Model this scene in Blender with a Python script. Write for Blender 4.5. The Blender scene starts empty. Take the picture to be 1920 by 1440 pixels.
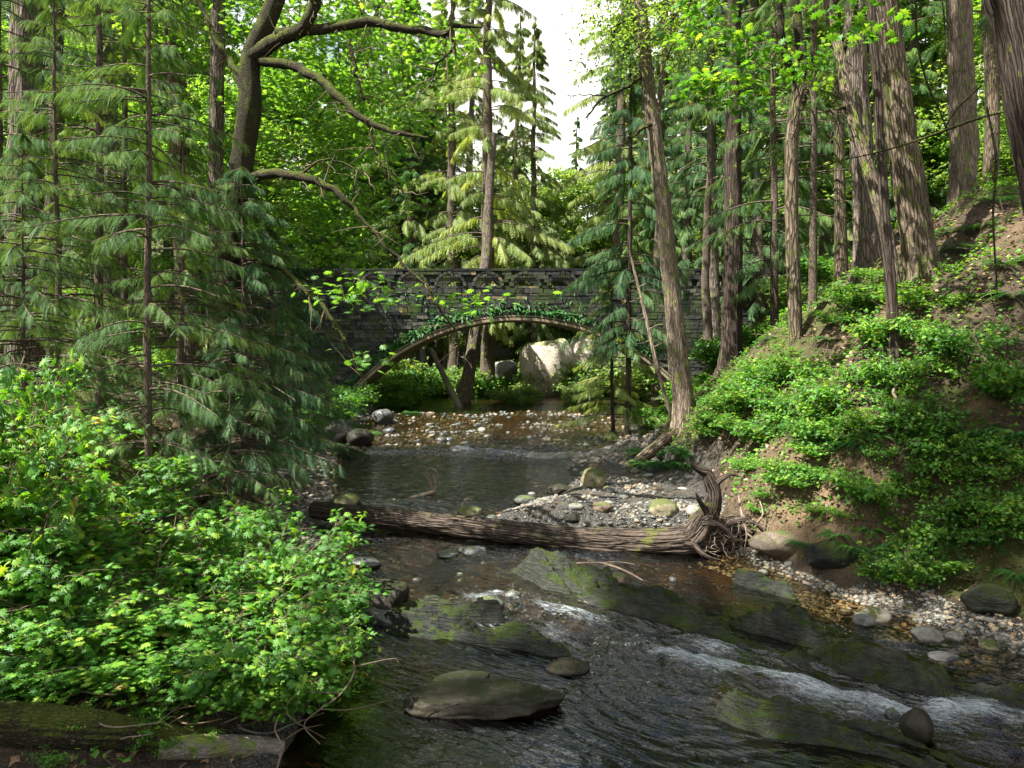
import bpy, bmesh, math, random
import numpy as np
from mathutils import Vector

# ------------------------------------------------------------------ camera, world, sun, exposure
sc = bpy.context.scene
FPX = 1371.0
PITCH = math.atan(80.0 / FPX)
CAM = np.array([0.0, 0.0, 3.8])
cd = bpy.data.cameras.new('camera')
cam = bpy.data.objects.new('camera', cd)
sc.collection.objects.link(cam)
cam.location = CAM
cam.rotation_euler = (math.radians(90) - PITCH, 0, 0)
cd.sensor_fit = 'HORIZONTAL'
cd.angle = 2 * math.atan(960.0 / FPX)
cd.clip_start = 0.05
cd.clip_end = 2000
sc.camera = cam

SUN = np.array([-0.50, -0.24, 0.83]); SUN /= np.linalg.norm(SUN)
w = bpy.data.worlds.new('World'); sc.world = w; w.use_nodes = True
wt = w.node_tree; wt.nodes.clear()
sky = wt.nodes.new('ShaderNodeTexSky'); sky.sky_type = 'NISHITA'; sky.sun_disc = False
sky.sun_elevation = math.asin(SUN[2]); sky.sun_rotation = math.atan2(SUN[0], SUN[1])
sky.air_density = 1.0; sky.dust_density = 2.5; sky.ozone_density = 1.0
bg = wt.nodes.new('ShaderNodeBackground'); bg.inputs['Strength'].default_value = 0.062
wo = wt.nodes.new('ShaderNodeOutputWorld')
# thin bright cloud over the lower sky, thinning to blue overhead
tcw = wt.nodes.new('ShaderNodeTexCoord'); nzw = wt.nodes.new('ShaderNodeTexNoise'); nzw.inputs['Scale'].default_value = 3.5; nzw.inputs['Detail'].default_value = 6
sxw = wt.nodes.new('ShaderNodeSeparateXYZ'); wt.links.new(tcw.outputs[0], nzw.inputs[0]); wt.links.new(tcw.outputs[0], sxw.inputs[0])
maw = wt.nodes.new('ShaderNodeMath'); maw.operation = 'MULTIPLY_ADD'; wt.links.new(sxw.outputs[2], maw.inputs[0]); maw.inputs[1].default_value = -0.30; wt.links.new(nzw.outputs[0], maw.inputs[2])
mrw = wt.nodes.new('ShaderNodeMapRange'); wt.links.new(maw.outputs[0], mrw.inputs[0]); mrw.inputs[1].default_value = 0.23; mrw.inputs[2].default_value = 0.37
mxw = wt.nodes.new('ShaderNodeMix'); mxw.data_type = 'RGBA'; wt.links.new(mrw.outputs[0], mxw.inputs[0]); wt.links.new(sky.outputs[0], mxw.inputs[6]); mxw.inputs[7].default_value = (8.6, 8.4, 7.7, 1)
wt.links.new(mxw.outputs[2], bg.inputs[0]); wt.links.new(bg.outputs[0], wo.inputs[0])
sd = bpy.data.lights.new('sun', 'SUN'); sd.energy = 5.0; sd.angle = math.radians(0.5); sd.color = (1, 0.95, 0.85)
sun = bpy.data.objects.new('sun', sd); sc.collection.objects.link(sun)
sun.rotation_euler = Vector(SUN).to_track_quat('Z', 'Y').to_euler()
sun.location = (-20, 0, 30)
sc.view_settings.view_transform = 'Standard'; sc.view_settings.look = 'None'
sc.view_settings.exposure = 2.0; sc.view_settings.gamma = 1.0
sc.render.film_transparent = False
cy = sc.cycles
cy.max_bounces = 7; cy.diffuse_bounces = 3; cy.glossy_bounces = 3; cy.transmission_bounces = 4
cy.transparent_max_bounces = 12; cy.volume_bounces = 0
cy.caustics_reflective = False; cy.caustics_refractive = False
cy.sample_clamp_indirect = 4.0
cy.use_denoising = True
try:
    cy.denoiser = 'OPENIMAGEDENOISE'; cy.denoising_input_passes = 'RGB_ALBEDO_NORMAL'; cy.denoising_prefilter = 'ACCURATE'
except Exception: pass
cy.use_adaptive_sampling = False; cy.adaptive_threshold = 0.015

# ------------------------------------------------------------------ helpers
def P(px, py, Y):
    """point at distance Y along the view axis that the photograph shows at pixel (px, py)"""
    c, s = math.cos(PITCH), math.sin(PITCH)
    dx = (px - 960) / FPX; dy = (720 - py) / FPX
    d = np.array([dx, c + dy * s, -s + dy * c])
    return CAM + d * (Y / d[1])

def _h(ix, iy, iz):
    n = (ix * 73856093) ^ (iy * 19349663) ^ (iz * 83492791)
    n = n & 0x7fffffff
    n = ((n ^ (n >> 13)) * 1274126177) & 0x7fffffff
    n = ((n ^ (n >> 16)) * 668265263) & 0x7fffffff
    n = n ^ (n >> 15)
    return (n & 0xffff) / 32767.5 - 1.0

def vnoise(p):
    p = np.asarray(p, float)
    i = np.floor(p).astype(np.int64); f = p - i; f = f * f * (3 - 2 * f)
    r = 0
    for a in (0, 1):
        for b in (0, 1):
            for c in (0, 1):
                wgt = (f[..., 0] if a else 1 - f[..., 0]) * (f[..., 1] if b else 1 - f[..., 1]) * (f[..., 2] if c else 1 - f[..., 2])
                r = r + wgt * _h(i[..., 0] + a, i[..., 1] + b, i[..., 2] + c)
    return r

def fbm(p, o=4, g=0.5):
    p = np.asarray(p, float); r = 0; a = 1; t = 0
    for k in range(o):
        r = r + a * vnoise(p * (2 ** k) + 17.3 * k); t += a; a *= g
    return r / t

def n2(x, y, s, seed=0, o=4):
    return fbm(np.stack([np.asarray(x) * s, np.asarray(y) * s, np.zeros_like(np.asarray(x, float)) + seed], -1), o)

def ss(t):
    t = np.clip(t, 0, 1); return t * t * (3 - 2 * t)

def nrm(v):
    return v / (np.linalg.norm(v, axis=-1, keepdims=True) + 1e-9)

class G:
    """collects geometry for one mesh object"""
    def __init__(s): s.v = []; s.f = []; s.n = 0; s.r = []; s.b = []; s.m = []; s.s = []
    def add(s, v, f, rnd=0.5, bk=None, mat=0, smooth=False):
        v = np.asarray(v, float).reshape(-1, 3); f = np.asarray(f, np.int64)
        s.v.append(v); s.f.append(f + s.n); s.n += len(v)
        s.r.append(np.broadcast_to(np.asarray(rnd, float).reshape(-1) if np.ndim(rnd) else np.array([rnd]), (len(v),)).copy())
        s.b.append(np.zeros((len(v), 3)) + v if bk is None else np.asarray(bk, float).reshape(-1, 3))
        s.m.append(np.full(len(f), mat)); s.s.append(np.full(len(f), smooth)); return s
    def mesh(s, name, mats, off=(0, 0, 0)):
        me = bpy.data.meshes.new(name)
        v = np.concatenate(s.v) - np.asarray(off, float)
        me.vertices.add(len(v)); me.vertices.foreach_set('co', v.ravel())
        li = np.concatenate([f.ravel() for f in s.f])
        tot = np.concatenate([np.full(len(f), f.shape[1]) for f in s.f])
        me.loops.add(len(li)); me.loops.foreach_set('vertex_index', li.astype(np.int32))
        st = np.concatenate([[0], np.cumsum(tot)[:-1]])
        me.polygons.add(len(tot)); me.polygons.foreach_set('loop_start', st.astype(np.int32))
        me.polygons.foreach_set('use_smooth', np.concatenate(s.s).astype(bool))
        me.polygons.foreach_set('material_index', np.concatenate(s.m).astype(np.int32))
        a = me.attributes.new('rnd', 'FLOAT', 'POINT'); a.data.foreach_set('value', np.concatenate(s.r))
        a = me.attributes.new('bk', 'FLOAT_VECTOR', 'POINT'); a.data.foreach_set('vector', np.concatenate(s.b).ravel())
        for m in (mats if isinstance(mats, (list, tuple)) else [mats]): me.materials.append(m)
        me.update(calc_edges=True)
        return me
    def obj(s, name, mats, parent=None, off=(0, 0, 0)):
        o = bpy.data.objects.new(name, s.mesh(name, mats, off)); sc.collection.objects.link(o)
        if parent is not None: o.parent = parent
        else: o.location = off
        return o

def tag(o, label=None, cat=None, group=None, kind=None):
    if label: o['label'] = label
    if cat: o['category'] = cat
    if group: o['group'] = group
    if kind: o['kind'] = kind
    return o

def thing(name, label, cat, loc=(0, 0, 0), group=None, rz=0.0, scale=1.0):
    o = bpy.data.objects.new(name, None); sc.collection.objects.link(o)
    o.location = tuple(loc); o.rotation_euler = (0, 0, rz); o.scale = (scale,) * 3
    o.empty_display_size = 0.2
    return tag(o, label, cat, group)

def dup(root, loc, rz=0.0, scale=1.0, label=None, group=None, tilt=(0, 0)):
    def rec(o, par):
        c = o.copy(); sc.collection.objects.link(c); c.parent = par
        for ch in list(o.children): rec(ch, c)
        return c
    r = rec(root, None)
    r.location = tuple(loc); r.rotation_euler = (tilt[0], tilt[1], rz)
    r.scale = (scale,) * 3 if np.ndim(scale) == 0 else tuple(scale)
    if label: r['label'] = label
    if group: r['group'] = group
    return r

def tubes(g, Pp, R, ns=6, rough=0.0, seed=0, mat=0, rnd=0.5, smooth=True, ridge=0.0, nridge=9, lobes=None):
    """sweep N polylines (N,K,3) with radii (N,K)"""
    Pp = np.asarray(Pp, float); R = np.asarray(R, float)
    if Pp.ndim == 2: Pp = Pp[None]; R = R[None]
    N, K, _ = Pp.shape
    T = nrm(np.gradient(Pp, axis=1))
    mt = nrm(T.mean(1)); ref = np.where(np.abs(mt[:, 2:3]) > 0.6, np.array([[1., 0, 0]]), np.array([[0, 0, 1.]]))
    S = nrm(np.cross(T, ref[:, None, :])); U = np.cross(S, T)
    L = np.concatenate([np.zeros((N, 1)), np.cumsum(np.linalg.norm(np.diff(Pp, axis=1), axis=2), 1)], 1)
    a = np.arange(ns) * 2 * math.pi / ns
    ca, sa = np.cos(a), np.sin(a)
    rr = R[:, :, None] * np.ones(ns)
    rm = R.max(1)[:, None, None]
    bk = np.stack([ca * rm * np.ones((N, K, ns)), sa * rm * np.ones((N, K, ns)), L[:, :, None] * np.ones(ns)], -1)
    bk[..., 0] += np.arange(N)[:, None, None] * 3.1 + seed
    if rough > 0:
        q = bk * np.array([1, 1, 0.35]) / rm[..., None] * 1.6
        rr = rr * (1 + rough * fbm(q, 3))
    if ns >= 60:
        q = np.stack([ca * 5.5 * np.ones((N, K, ns)) + seed, sa * 5.5 * np.ones((N, K, ns)), (L / np.maximum(rm[:, 0], .1) * .30)[:, :, None] * np.ones(ns)], -1)
        q = q + 0.35 * vnoise(q * 0.6 + 5)[..., None]
        rr = rr * (1 - 0.10 * (1 - np.clip(np.abs(fbm(q, 3)) * 5.0, 0, 1)) + .02 * vnoise(q * np.array([3, 3, 8])))
    if lobes is not None:
        rr = rr * (1 + lobes[:, :, None] * (0.5 + 0.5 * np.sin(a * 5 + seed) + .35 * np.sin(a * 3 + 2 * seed)))
    if ridge > 0:
        rr = rr * (1 + ridge * np.sin(a * nridge + 1.5 * vnoise(np.stack([L, L * 0, L * 0 + seed], -1))[:, :, None]))
    V = Pp[:, :, None, :] + rr[..., None] * (ca[:, None] * S[:, :, None, :] + sa[:, None] * U[:, :, None, :])
    i = np.arange(K - 1)[:, None] * ns; j = np.arange(ns)[None]; jn = (j + 1) % ns
    q = np.stack([i + j, i + jn, i + jn + ns, i + j + ns], -1).reshape(-1, 4)
    F = (q[None] + (np.arange(N) * K * ns)[:, None, None]).reshape(-1, 4)
    r = np.asarray(rnd, float)
    r = np.repeat(r, K * ns) if r.ndim else float(r)
    g.add(V.reshape(-1, 3), F, r, bk.reshape(-1, 3), mat, smooth)
    return V

def spline(pts, n):
    """Catmull-Rom through points with radius in column 3"""
    p = np.asarray(pts, float)
    p = np.vstack([2 * p[0] - p[1], p, 2 * p[-1] - p[-2]])
    m = len(p) - 3
    t = np.linspace(0, m - 1e-6, n); i = t.astype(int); u = (t - i)[:, None]
    a, b, c, d = p[i], p[i + 1], p[i + 2], p[i + 3]
    r = 0.5 * ((2 * b) + (c - a) * u + (2 * a - 5 * b + 4 * c - d) * u ** 2 + (3 * b - a - 3 * c + d) * u ** 3)
    if r.shape[1] > 3: r[:, 3] = np.maximum(r[:, 3], 0.0015)
    return r

def frames(fwd, roll_up):
    """(N,3,3) matrices whose columns are x=fwd, y=side, z=up"""
    x = nrm(fwd); y = nrm(np.cross(roll_up, x)); z = np.cross(x, y)
    return np.stack([x, y, z], -1)

def scatter(g, tv, tf, M, T, rnd=None, mat=0, smooth=False):
    N = len(T)
    if N == 0: return
    V = np.einsum('nij,vj->nvi', M, tv) + T[:, None, :]
    F = (tf[None] + (np.arange(N) * len(tv))[:, None, None]).reshape(-1, tf.shape[1])
    r = np.repeat(rnd if rnd is not None else np.random.rand(N), len(tv))
    g.add(V.reshape(-1, 3), F, r, np.tile(tv, (N, 1)), mat, smooth)

def ico(sub):
    bm = bmesh.new(); bmesh.ops.create_icosphere(bm, subdivisions=sub, radius=1.0)
    v = np.array([x.co[:] for x in bm.verts]); f = np.array([[x.index for x in q.verts] for q in bm.faces])
    bm.free(); return v, f
ICO = {k: ico(k) for k in (1, 2, 3, 4, 5)}

def rock(seed, size, sub=3, cuts=7, rough=0.12, cutd=0.72):
    rs = np.random.RandomState(seed)
    v, f = ICO[sub]; v = v.copy()
    for k in range(cuts):
        n = nrm(rs.normal(size=3)); d = cutd + rs.rand() * 0.2
        e = np.maximum(0, v @ n - d); v = v - e[:, None] * n * 0.92
    v = v * (1 + rough * fbm(v * 1.7 + seed * 3.7, 4))[:, None]
    v = v * (1 + rough * 0.25 * fbm(v * 7 + seed, 3))[:, None]
    return v * np.asarray(size, float), f

# ------------------------------------------------------------------ material nodes
class NT:
    def __init__(s, name):
        s.m = bpy.data.materials.new(name); s.m.use_nodes = True; s.t = s.m.node_tree; s.t.nodes.clear()
        s.out = s.t.nodes.new('ShaderNodeOutputMaterial')
    def lk(s, a, b): s.t.links.new(a, b)
    def put(s, inp, v):
        if hasattr(v, 'links') or isinstance(v, bpy.types.NodeSocket): s.lk(v, inp)
        elif isinstance(v, (tuple, list)) and len(v) == 3 and inp.type == 'RGBA': inp.default_value = (*v, 1)
        else: inp.default_value = v
    def n(s, typ, out=0, props=None, **kw):
        nd = s.t.nodes.new('ShaderNode' + typ)
        for k, v in (props or {}).items(): setattr(nd, k, v)
        for k, v in kw.items():
            k2 = k.replace('_', ' ')
            if k[0] == 'i' and k[1:].isdigit(): s.put(nd.inputs[int(k[1:])], v)
            else: s.put(nd.inputs[k2], v)
        return nd.outputs[out]
    def coord(s): return s.n('TexCoord', 3)
    def attr(s, name, out=0): return s.n('Attribute', out, {'attribute_name': name})
    def mp(s, v, sc_=(1, 1, 1), loc=(0, 0, 0)): return s.n('Mapping', 0, Vector=v, Scale=sc_, Location=loc)
    def noise(s, v, scale=5, detail=4, rough=0.55, dist=0.0): return s.n('TexNoise', 0, Vector=v, Scale=scale, Detail=detail, Roughness=rough, Distortion=dist)
    def vor(s, v, scale=5, feat='F1', out=0, rand=1.0): return s.n('TexVoronoi', out, {'feature': feat}, Vector=v, Scale=scale, Randomness=rand)
    def math(s, op, a, b=0.5, clamp=False): return s.n('Math', 0, {'operation': op, 'use_clamp': clamp}, i0=a, i1=b)
    def mr(s, v, a, b, c=0.0, d=1.0): return s.n('MapRange', 0, {'clamp': True}, i0=v, i1=a, i2=b, i3=c, i4=d)
    def mix(s, f, a, b, mode='MIX'):
        nd = s.t.nodes.new('ShaderNodeMix'); nd.data_type = 'RGBA'; nd.blend_type = mode
        s.put(nd.inputs[0], f); s.put(nd.inputs[6], a); s.put(nd.inputs[7], b); return nd.outputs[2]
    def ramp(s, f, stops):
        nd = s.t.nodes.new('ShaderNodeValToRGB'); s.put(nd.inputs[0], f); e = nd.color_ramp.elements
        while len(e) < len(stops): e.new(0.5)
        for el, (p, c) in zip(e, stops): el.position = p; el.color = (*c, 1)
        return nd.outputs[0]
    def bump(s, h, strength=0.5, dist=0.02, normal=None):
        kw = dict(Height=h, Strength=strength, Distance=dist)
        if normal is not None: kw['Normal'] = normal
        return s.n('Bump', 0, **kw)
    def upz(s):
        g = s.n('NewGeometry', 1); return s.n('SeparateXYZ', 2, i0=g)
    def princ(s, col, rough=0.8, normal=None, spec=0.3, **kw):
        d = {'Base_Color': col, 'Roughness': rough, 'Specular_IOR_Level': spec}; d.update(kw)
        if normal is not None: d['Normal'] = normal
        return s.n('BsdfPrincipled', 0, **d)
    def done(s, sh): s.lk(sh, s.out.inputs[0]); return s.m

def leaf_mat(name, stops, transl=0.45, gloss=0.02, rough=0.5, tcol=(1.15, 1.0, 0.38)):
    t = NT(name); r = t.attr('rnd', 2)
    oi = t.n('ObjectInfo', 5)
    rr = t.math('ADD', r, t.math('MULTIPLY', t.math('SUBTRACT', oi, 0.5), 0.25), clamp=True)
    col = t.ramp(rr, stops)
    n = t.noise(t.coord(), 1.3, 2); col = t.mix(t.mr(n, 0.35, 0.65, 0, 0.35), col, (0.6, 0.75, 0.7), 'MULTIPLY')
    tc = t.mix(1.0, col, tcol, 'MULTIPLY'); tc = t.mix(1.0, tc, (1.7, 1.7, 1.7), 'MULTIPLY')
    d = t.n('BsdfDiffuse', 0, Color=col); tr = t.n('BsdfTranslucent', 0, Color=tc)
    m = t.n('MixShader', 0, i0=transl, i1=d, i2=tr)
    g = t.n('BsdfGlossy', 0, Color=(0.9, 0.95, 1.0), Roughness=rough)
    return t.done(t.n('MixShader', 0, i0=gloss, i1=m, i2=g))

def bark_mat(name, c0, c1, c2, stretch=0.18, scale=22, depth=0.03, moss=0.0, mosscol=(0.10, 0.13, 0.025), furrow=True, mossup=False):
    t = NT(name); v = t.attr('bk', 1)
    m = t.mp(v, (1, 1, stretch))
    wv = t.n('VectorMath', 0, {'operation': 'ADD'}, i0=m, i1=t.n('VectorMath', 0, {'operation': 'SCALE'}, i0=t.n('TexNoise', 1, Vector=m, Scale=scale * 0.35, Detail=3), Scale=0.06))
    if furrow:
        f = t.vor(wv, scale, 'DISTANCE_TO_EDGE'); f = t.mr(f, 0.0, 0.22)
    else:
        f = t.mr(t.noise(wv, scale * 1.4, 5, 0.65), 0.3, 0.7)
    fine = t.noise(t.mp(v, (1, 1, stretch * 1.6)), scale * 4, 5, 0.7)
    big = t.noise(v, 1.6, 3)
    h = t.math('ADD', f, t.math('MULTIPLY', fine, 0.5))
    col = t.mix(f, c0, c1); col = t.mix(t.mr(fine, 0.45, 0.8), col, c2)
    col = t.mix(t.mr(big, 0.4, 0.62, 0, 0.4), col, (0.55, 0.55, 0.6), 'MULTIPLY')
    nb = t.bump(h, 0.9, depth)
    if moss > 0:
        mm = t.mr(t.math('ADD', t.noise(v, 3.2, 5, 0.6), t.math('MULTIPLY', t.upz(), 0.22 if mossup else 0.03)), 0.62 - 0.22 * moss, 0.68 - 0.12 * moss)
        mc = t.mix(t.noise(v, 40, 2), mosscol, tuple(x * 2.2 for x in mosscol))
        col = t.mix(mm, col, mc)
    return t.done(t.princ(col, 0.9, nb, 0.15))

M = {}
M['vine'] = leaf_mat('vine_maple_leaf', [(0.0, (0.035, 0.11, 0.016)), (0.45, (0.08, 0.225, 0.022)), (0.75, (0.19, 0.34, 0.035)), (0.95, (0.36, 0.48, 0.06)), (1.0, (0.30, 0.22, 0.08))])
M['maple'] = leaf_mat('maple_leaf', [(0.0, (0.07, 0.18, 0.03)), (0.6, (0.15, 0.31, 0.05)), (1.0, (0.30, 0.46, 0.09))], transl=0.6)
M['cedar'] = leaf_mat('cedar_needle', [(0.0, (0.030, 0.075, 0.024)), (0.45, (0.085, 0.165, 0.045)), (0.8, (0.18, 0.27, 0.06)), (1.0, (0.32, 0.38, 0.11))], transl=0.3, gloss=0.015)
M['cedar_blue'] = leaf_mat('shaded_cedar_needle', [(0.0, (0.020, 0.065, 0.032)), (0.5, (0.06, 0.13, 0.045)), (1.0, (0.18, 0.25, 0.08))], transl=0.25, gloss=0.015)  # darker copy of the cedar needle, shade put into its colour
M['cedar_pale'] = leaf_mat('sunlit_cedar_needle', [(0.0, (0.10, 0.16, 0.05)), (0.5, (0.22, 0.30, 0.09)), (1.0, (0.42, 0.46, 0.17))], transl=0.5)  # cedar needle made paler, strong sunlight mixed into the base colour
M['fir'] = leaf_mat('fir_needle', [(0.0, (0.03, 0.08, 0.028)), (0.6, (0.07, 0.15, 0.04)), (1.0, (0.16, 0.25, 0.06))], transl=0.35, gloss=0.015)
M['alder'] = leaf_mat('alder_leaf', [(0.0, (0.09, 0.17, 0.04)), (0.6, (0.17, 0.29, 0.065)), (1.0, (0.33, 0.42, 0.12))], transl=0.5)
M['fern'] = leaf_mat('fern_leaf', [(0.0, (0.02, 0.09, 0.022)), (0.6, (0.045, 0.125, 0.025)), (1.0, (0.13, 0.24, 0.045))], transl=0.3, gloss=0.015)
M['litter'] = leaf_mat('dead_leaf', [(0.0, (0.07, 0.035, 0.018)), (0.4, (0.16, 0.09, 0.05)), (0.8, (0.27, 0.17, 0.10)), (1.0, (0.42, 0.30, 0.20))], transl=0.15, gloss=0.03, tcol=(1, .8, .6))
M['moss_tuft'] = leaf_mat('hanging_moss', [(0.0, (0.035, 0.05, 0.012)), (0.6, (0.09, 0.11, 0.02)), (1.0, (0.2, 0.21, 0.04))], transl=0.3, gloss=0.02, tcol=(1, 1, .4))
M['fir_bark'] = bark_mat('fir_bark', (0.035, 0.028, 0.024), (0.17, 0.135, 0.11), (0.30, 0.25, 0.21), 0.16, 14, 0.05, moss=0.25)
M['fir_bark_mossy'] = bark_mat('mossy_fir_bark', (0.03, 0.026, 0.02), (0.17, 0.13, 0.09), (0.28, 0.22, 0.16), 0.16, 14, 0.05, moss=0.42, mosscol=(0.06, 0.07, 0.02))
M['cedar_bark'] = bark_mat('cedar_bark', (0.020, 0.015, 0.012), (0.080, 0.060, 0.047), (0.15, 0.12, 0.095), 0.07, 17, 0.04, moss=0.06)
M['hemlock_bark'] = bark_mat('hemlock_bark', (0.04, 0.03, 0.024), (0.14, 0.105, 0.08), (0.24, 0.20, 0.16), 0.25, 30, 0.015, moss=0.1)
M['grey_bark'] = bark_mat('grey_bark', (0.08, 0.07, 0.06), (0.24, 0.21, 0.18), (0.4, 0.36, 0.31), 0.3, 24, 0.015, moss=0.4, furrow=False)
M['tan_bark'] = bark_mat('tan_bark', (0.05, 0.038, 0.028), (0.22, 0.17, 0.125), (0.38, 0.32, 0.25), 0.12, 22, 0.03, moss=0.25, furrow=True)
M['mossy_limb'] = bark_mat('mossy_limb', (0.02, 0.018, 0.012), (0.05, 0.045, 0.028), (0.10, 0.09, 0.05), 0.5, 40, 0.03, moss=0.6, mosscol=(0.05, 0.06, 0.012), mossup=True)
M['log_bark'] = bark_mat('wet_log_bark', (0.008, 0.007, 0.006), (0.075, 0.056, 0.044), (0.20, 0.16, 0.13), 0.12, 15, 0.05, moss=0.12, mosscol=(0.06, 0.06, 0.02))
M['dead_wood'] = bark_mat('weathered_wood', (0.10, 0.07, 0.05), (0.30, 0.23, 0.17), (0.50, 0.42, 0.34), 0.2, 40, 0.01, furrow=False)
M['twig'] = bark_mat('twig_bark', (0.06, 0.045, 0.03), (0.16, 0.12, 0.08), (0.25, 0.2, 0.14), 0.4, 50, 0.004, furrow=False)

def rock_mat(name, c0, c1, mossamt, wet=0.0, mosscol=(0.045, 0.06, 0.015), strata=False, spec=0.35):
    t = NT(name); v = t.coord(); g = t.n('NewGeometry', 0)
    n1 = t.noise(g, 1.6, 6, 0.6); n2_ = t.noise(g, 9, 6, 0.65); n3 = t.noise(g, 45, 4, 0.6)
    oi = t.n('ObjectInfo', 5)
    col = t.mix(n1, c0, c1); col = t.mix(t.mr(n2_, 0.4, 0.7, 0, 0.7), col, tuple(x * 1.6 for x in c1))
    col = t.mix(t.mr(n3, 0.55, 0.75, 0, 0.5), col, (0.3, 0.3, 0.3), 'MULTIPLY')
    col = t.mix(1.0, col, t.mix(oi, (0.6, 0.6, 0.65), (1.35, 1.3, 1.2)), 'MULTIPLY')
    if strata:
        s = t.noise(t.mp(g, (0.6, 2.4, 9)), 3, 5, 0.6, 0.6)
        h = t.math('ADD', s, t.math('MULTIPLY', n3, 0.4))
        nb = t.bump(h, 0.9, 0.06)
    else:
        h = t.math('ADD', n2_, t.math('MULTIPLY', n3, 0.35)); nb = t.bump(h, 0.7, 0.03)
    if mossamt > 0:
        mm = t.mr(t.math('ADD', t.noise(g, 3.5, 5, 0.7), t.math('MULTIPLY', t.upz(), 0.3)), 0.92 - mossamt * 0.5, 1.0 - mossamt * 0.42)
        mc = t.mix(t.noise(g, 60, 3), mosscol, tuple(min(1, x * 2.3) for x in mosscol))
        col = t.mix(mm, col, mc)
        ro = t.mr(mm, 0, 1, 0.75 - wet * 0.55, 0.95)
        nb = t.bump(t.math('MULTIPLY', mm, t.noise(g, 80, 3)), 0.8, 0.02, nb)
    else: ro = 0.8 - wet * 0.55
    return t.done(t.princ(col, ro, nb, spec))
M['ledge'] = rock_mat('mossy_bedrock', (0.010, 0.012, 0.011), (0.036, 0.040, 0.032), 0.55, 0.35, (0.020, 0.030, 0.008), strata=True, spec=0.14)
M['slab'] = rock_mat('mossy_slab', (0.009, 0.008, 0.007), (0.027, 0.025, 0.018), 0.40, 0.4, (0.011, 0.014, 0.005), spec=0.2)
M['wet_rock'] = rock_mat('wet_dark_rock', (0.02, 0.024, 0.026), (0.065, 0.07, 0.07), 0.25, 0.9)
M['stone'] = rock_mat('river_stone', (0.065, 0.072, 0.070), (0.17, 0.17, 0.155), 0.12, 0.15)
M['brown_stone'] = rock_mat('brown_river_stone', (0.05, 0.038, 0.026), (0.16, 0.12, 0.08), 0.3, 0.4)
M['moss_rock'] = rock_mat('green_mossy_boulder', (0.10, 0.09, 0.06), (0.2, 0.18, 0.12), 0.75, 0.1, (0.045, 0.055, 0.016))
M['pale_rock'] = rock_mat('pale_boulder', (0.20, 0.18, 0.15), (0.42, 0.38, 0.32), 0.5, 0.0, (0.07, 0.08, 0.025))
M['grey_rock'] = rock_mat('grey_cliff', (0.10, 0.11, 0.11), (0.22, 0.22, 0.20), 0.35, 0.0)
# ------------------------------------------------------------------ terrain and river
def XL(y): return np.interp(y, [-40, 2, 6, 8, 9.5, 11, 13.5, 16.5, 19, 21, 24, 28, 31, 34, 45, 60, 90], [-3.5, -2.6, -2.2, -2.2, -2.3, -2.9, -3.9, -4.4, -5.0, -5.3, -6.8, -7.0, -6.4, -7, -8, -9, -12])
def XR(y): return np.interp(y, [-40, 2, 6, 8, 10, 12, 13, 14, 16, 18, 20, 24, 28, 34, 45, 60, 90], [8, 7.5, 6.9, 6.1, 5.0, 3.9, 3.6, 4.0, 4.2, 3.7, 3.9, 4.2, 4.6, 7.5, 8.5, 9, 6])
def seg_dist(x, y, pts):
    d = np.full(np.shape(x), 1e9)
    for (ax, ay), (bx, by) in zip(pts[:-1], pts[1:]):
        t = np.clip(((x - ax) * (bx - ax) + (y - ay) * (by - ay)) / ((bx - ax) ** 2 + (by - ay) ** 2), 0, 1)
        d = np.minimum(d, np.hypot(x - ax - t * (bx - ax), y - ay - t * (by - ay)))
    return d
def WZ(x, y):
    yA = np.interp(x, [-6, -2.2, 0.9, 1.5, 2.1, 2.6, 8], [9.9, 9.6, 8.7, 7.5, 6.4, 4.0, 1.0])
    sd_ = seg_dist(x, y, [(-9, 9.9), (-2.2, 9.6), (0.9, 8.7), (1.5, 7.5), (2.1, 6.4), (2.6, 4.0), (8, 1.0)]) * np.where(y > yA, 1, -1)
    z = 0.20 * ss(sd_ / 1.5 + 0.4)
    z = z + 0.10 * ss((y - 10.5) / 1.5) + 0.10 * ss((y - 14.5) / 1.2) + 0.10 * ss((y - 21.4) / 0.9) + 0.05 * ss((y - 28) / 4)
    return z
RAP = [(-1.9, 9.8), (-0.6, 9.6), (0.3, 9.9), (1.3, 8.9), (2.3, 8.1), (3.2, 7.5), (4.5, 6.8), (6.2, 5.8)]
def rapids(x, y):
    m = np.exp(-(seg_dist(x, y, RAP) / 0.75) ** 2)
    m = np.maximum(m, 0.55 * np.exp(-(seg_dist(x, y, [(0.0, 12.2), (1.5, 11.6), (-1.5, 12.5)]) / 0.7) ** 2))
    m = np.maximum(m, 0.9 * np.exp(-(seg_dist(x, y, [(-1.8, 22.2), (0.2, 21.4), (1.6, 21.4)]) / 0.5) ** 2))
    m = np.maximum(m, 0.7 * np.exp(-(seg_dist(x, y, [(4.0, 9.0), (5.0, 8.2), (6.6, 7.0)]) / 0.4) ** 2))
    m = np.maximum(m, 0.35 * np.exp(-(seg_dist(x, y, [(-3.5, 14.0), (-1.5, 14.3), (0, 13.8)]) / 0.6) ** 2))
    m = np.maximum(m, 0.35 * ((y > 22) & (y < 32)))
    return m
def bar(x, y):
    xb = np.interp(y, [12.6, 13.4, 14, 15, 17, 19, 21, 22.4, 23.5], [3.6, 0.8, -0.9, -0.5, 0.3, 0.7, 1.1, 2.4, 4.0])
    return ss((x - xb + 0.35 * n2(x, y, 1.1, 9)) / 1.6) * ss((y - 12.9) / 0.6) * (1 - ss((y - 22.8) / 1.0))
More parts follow.
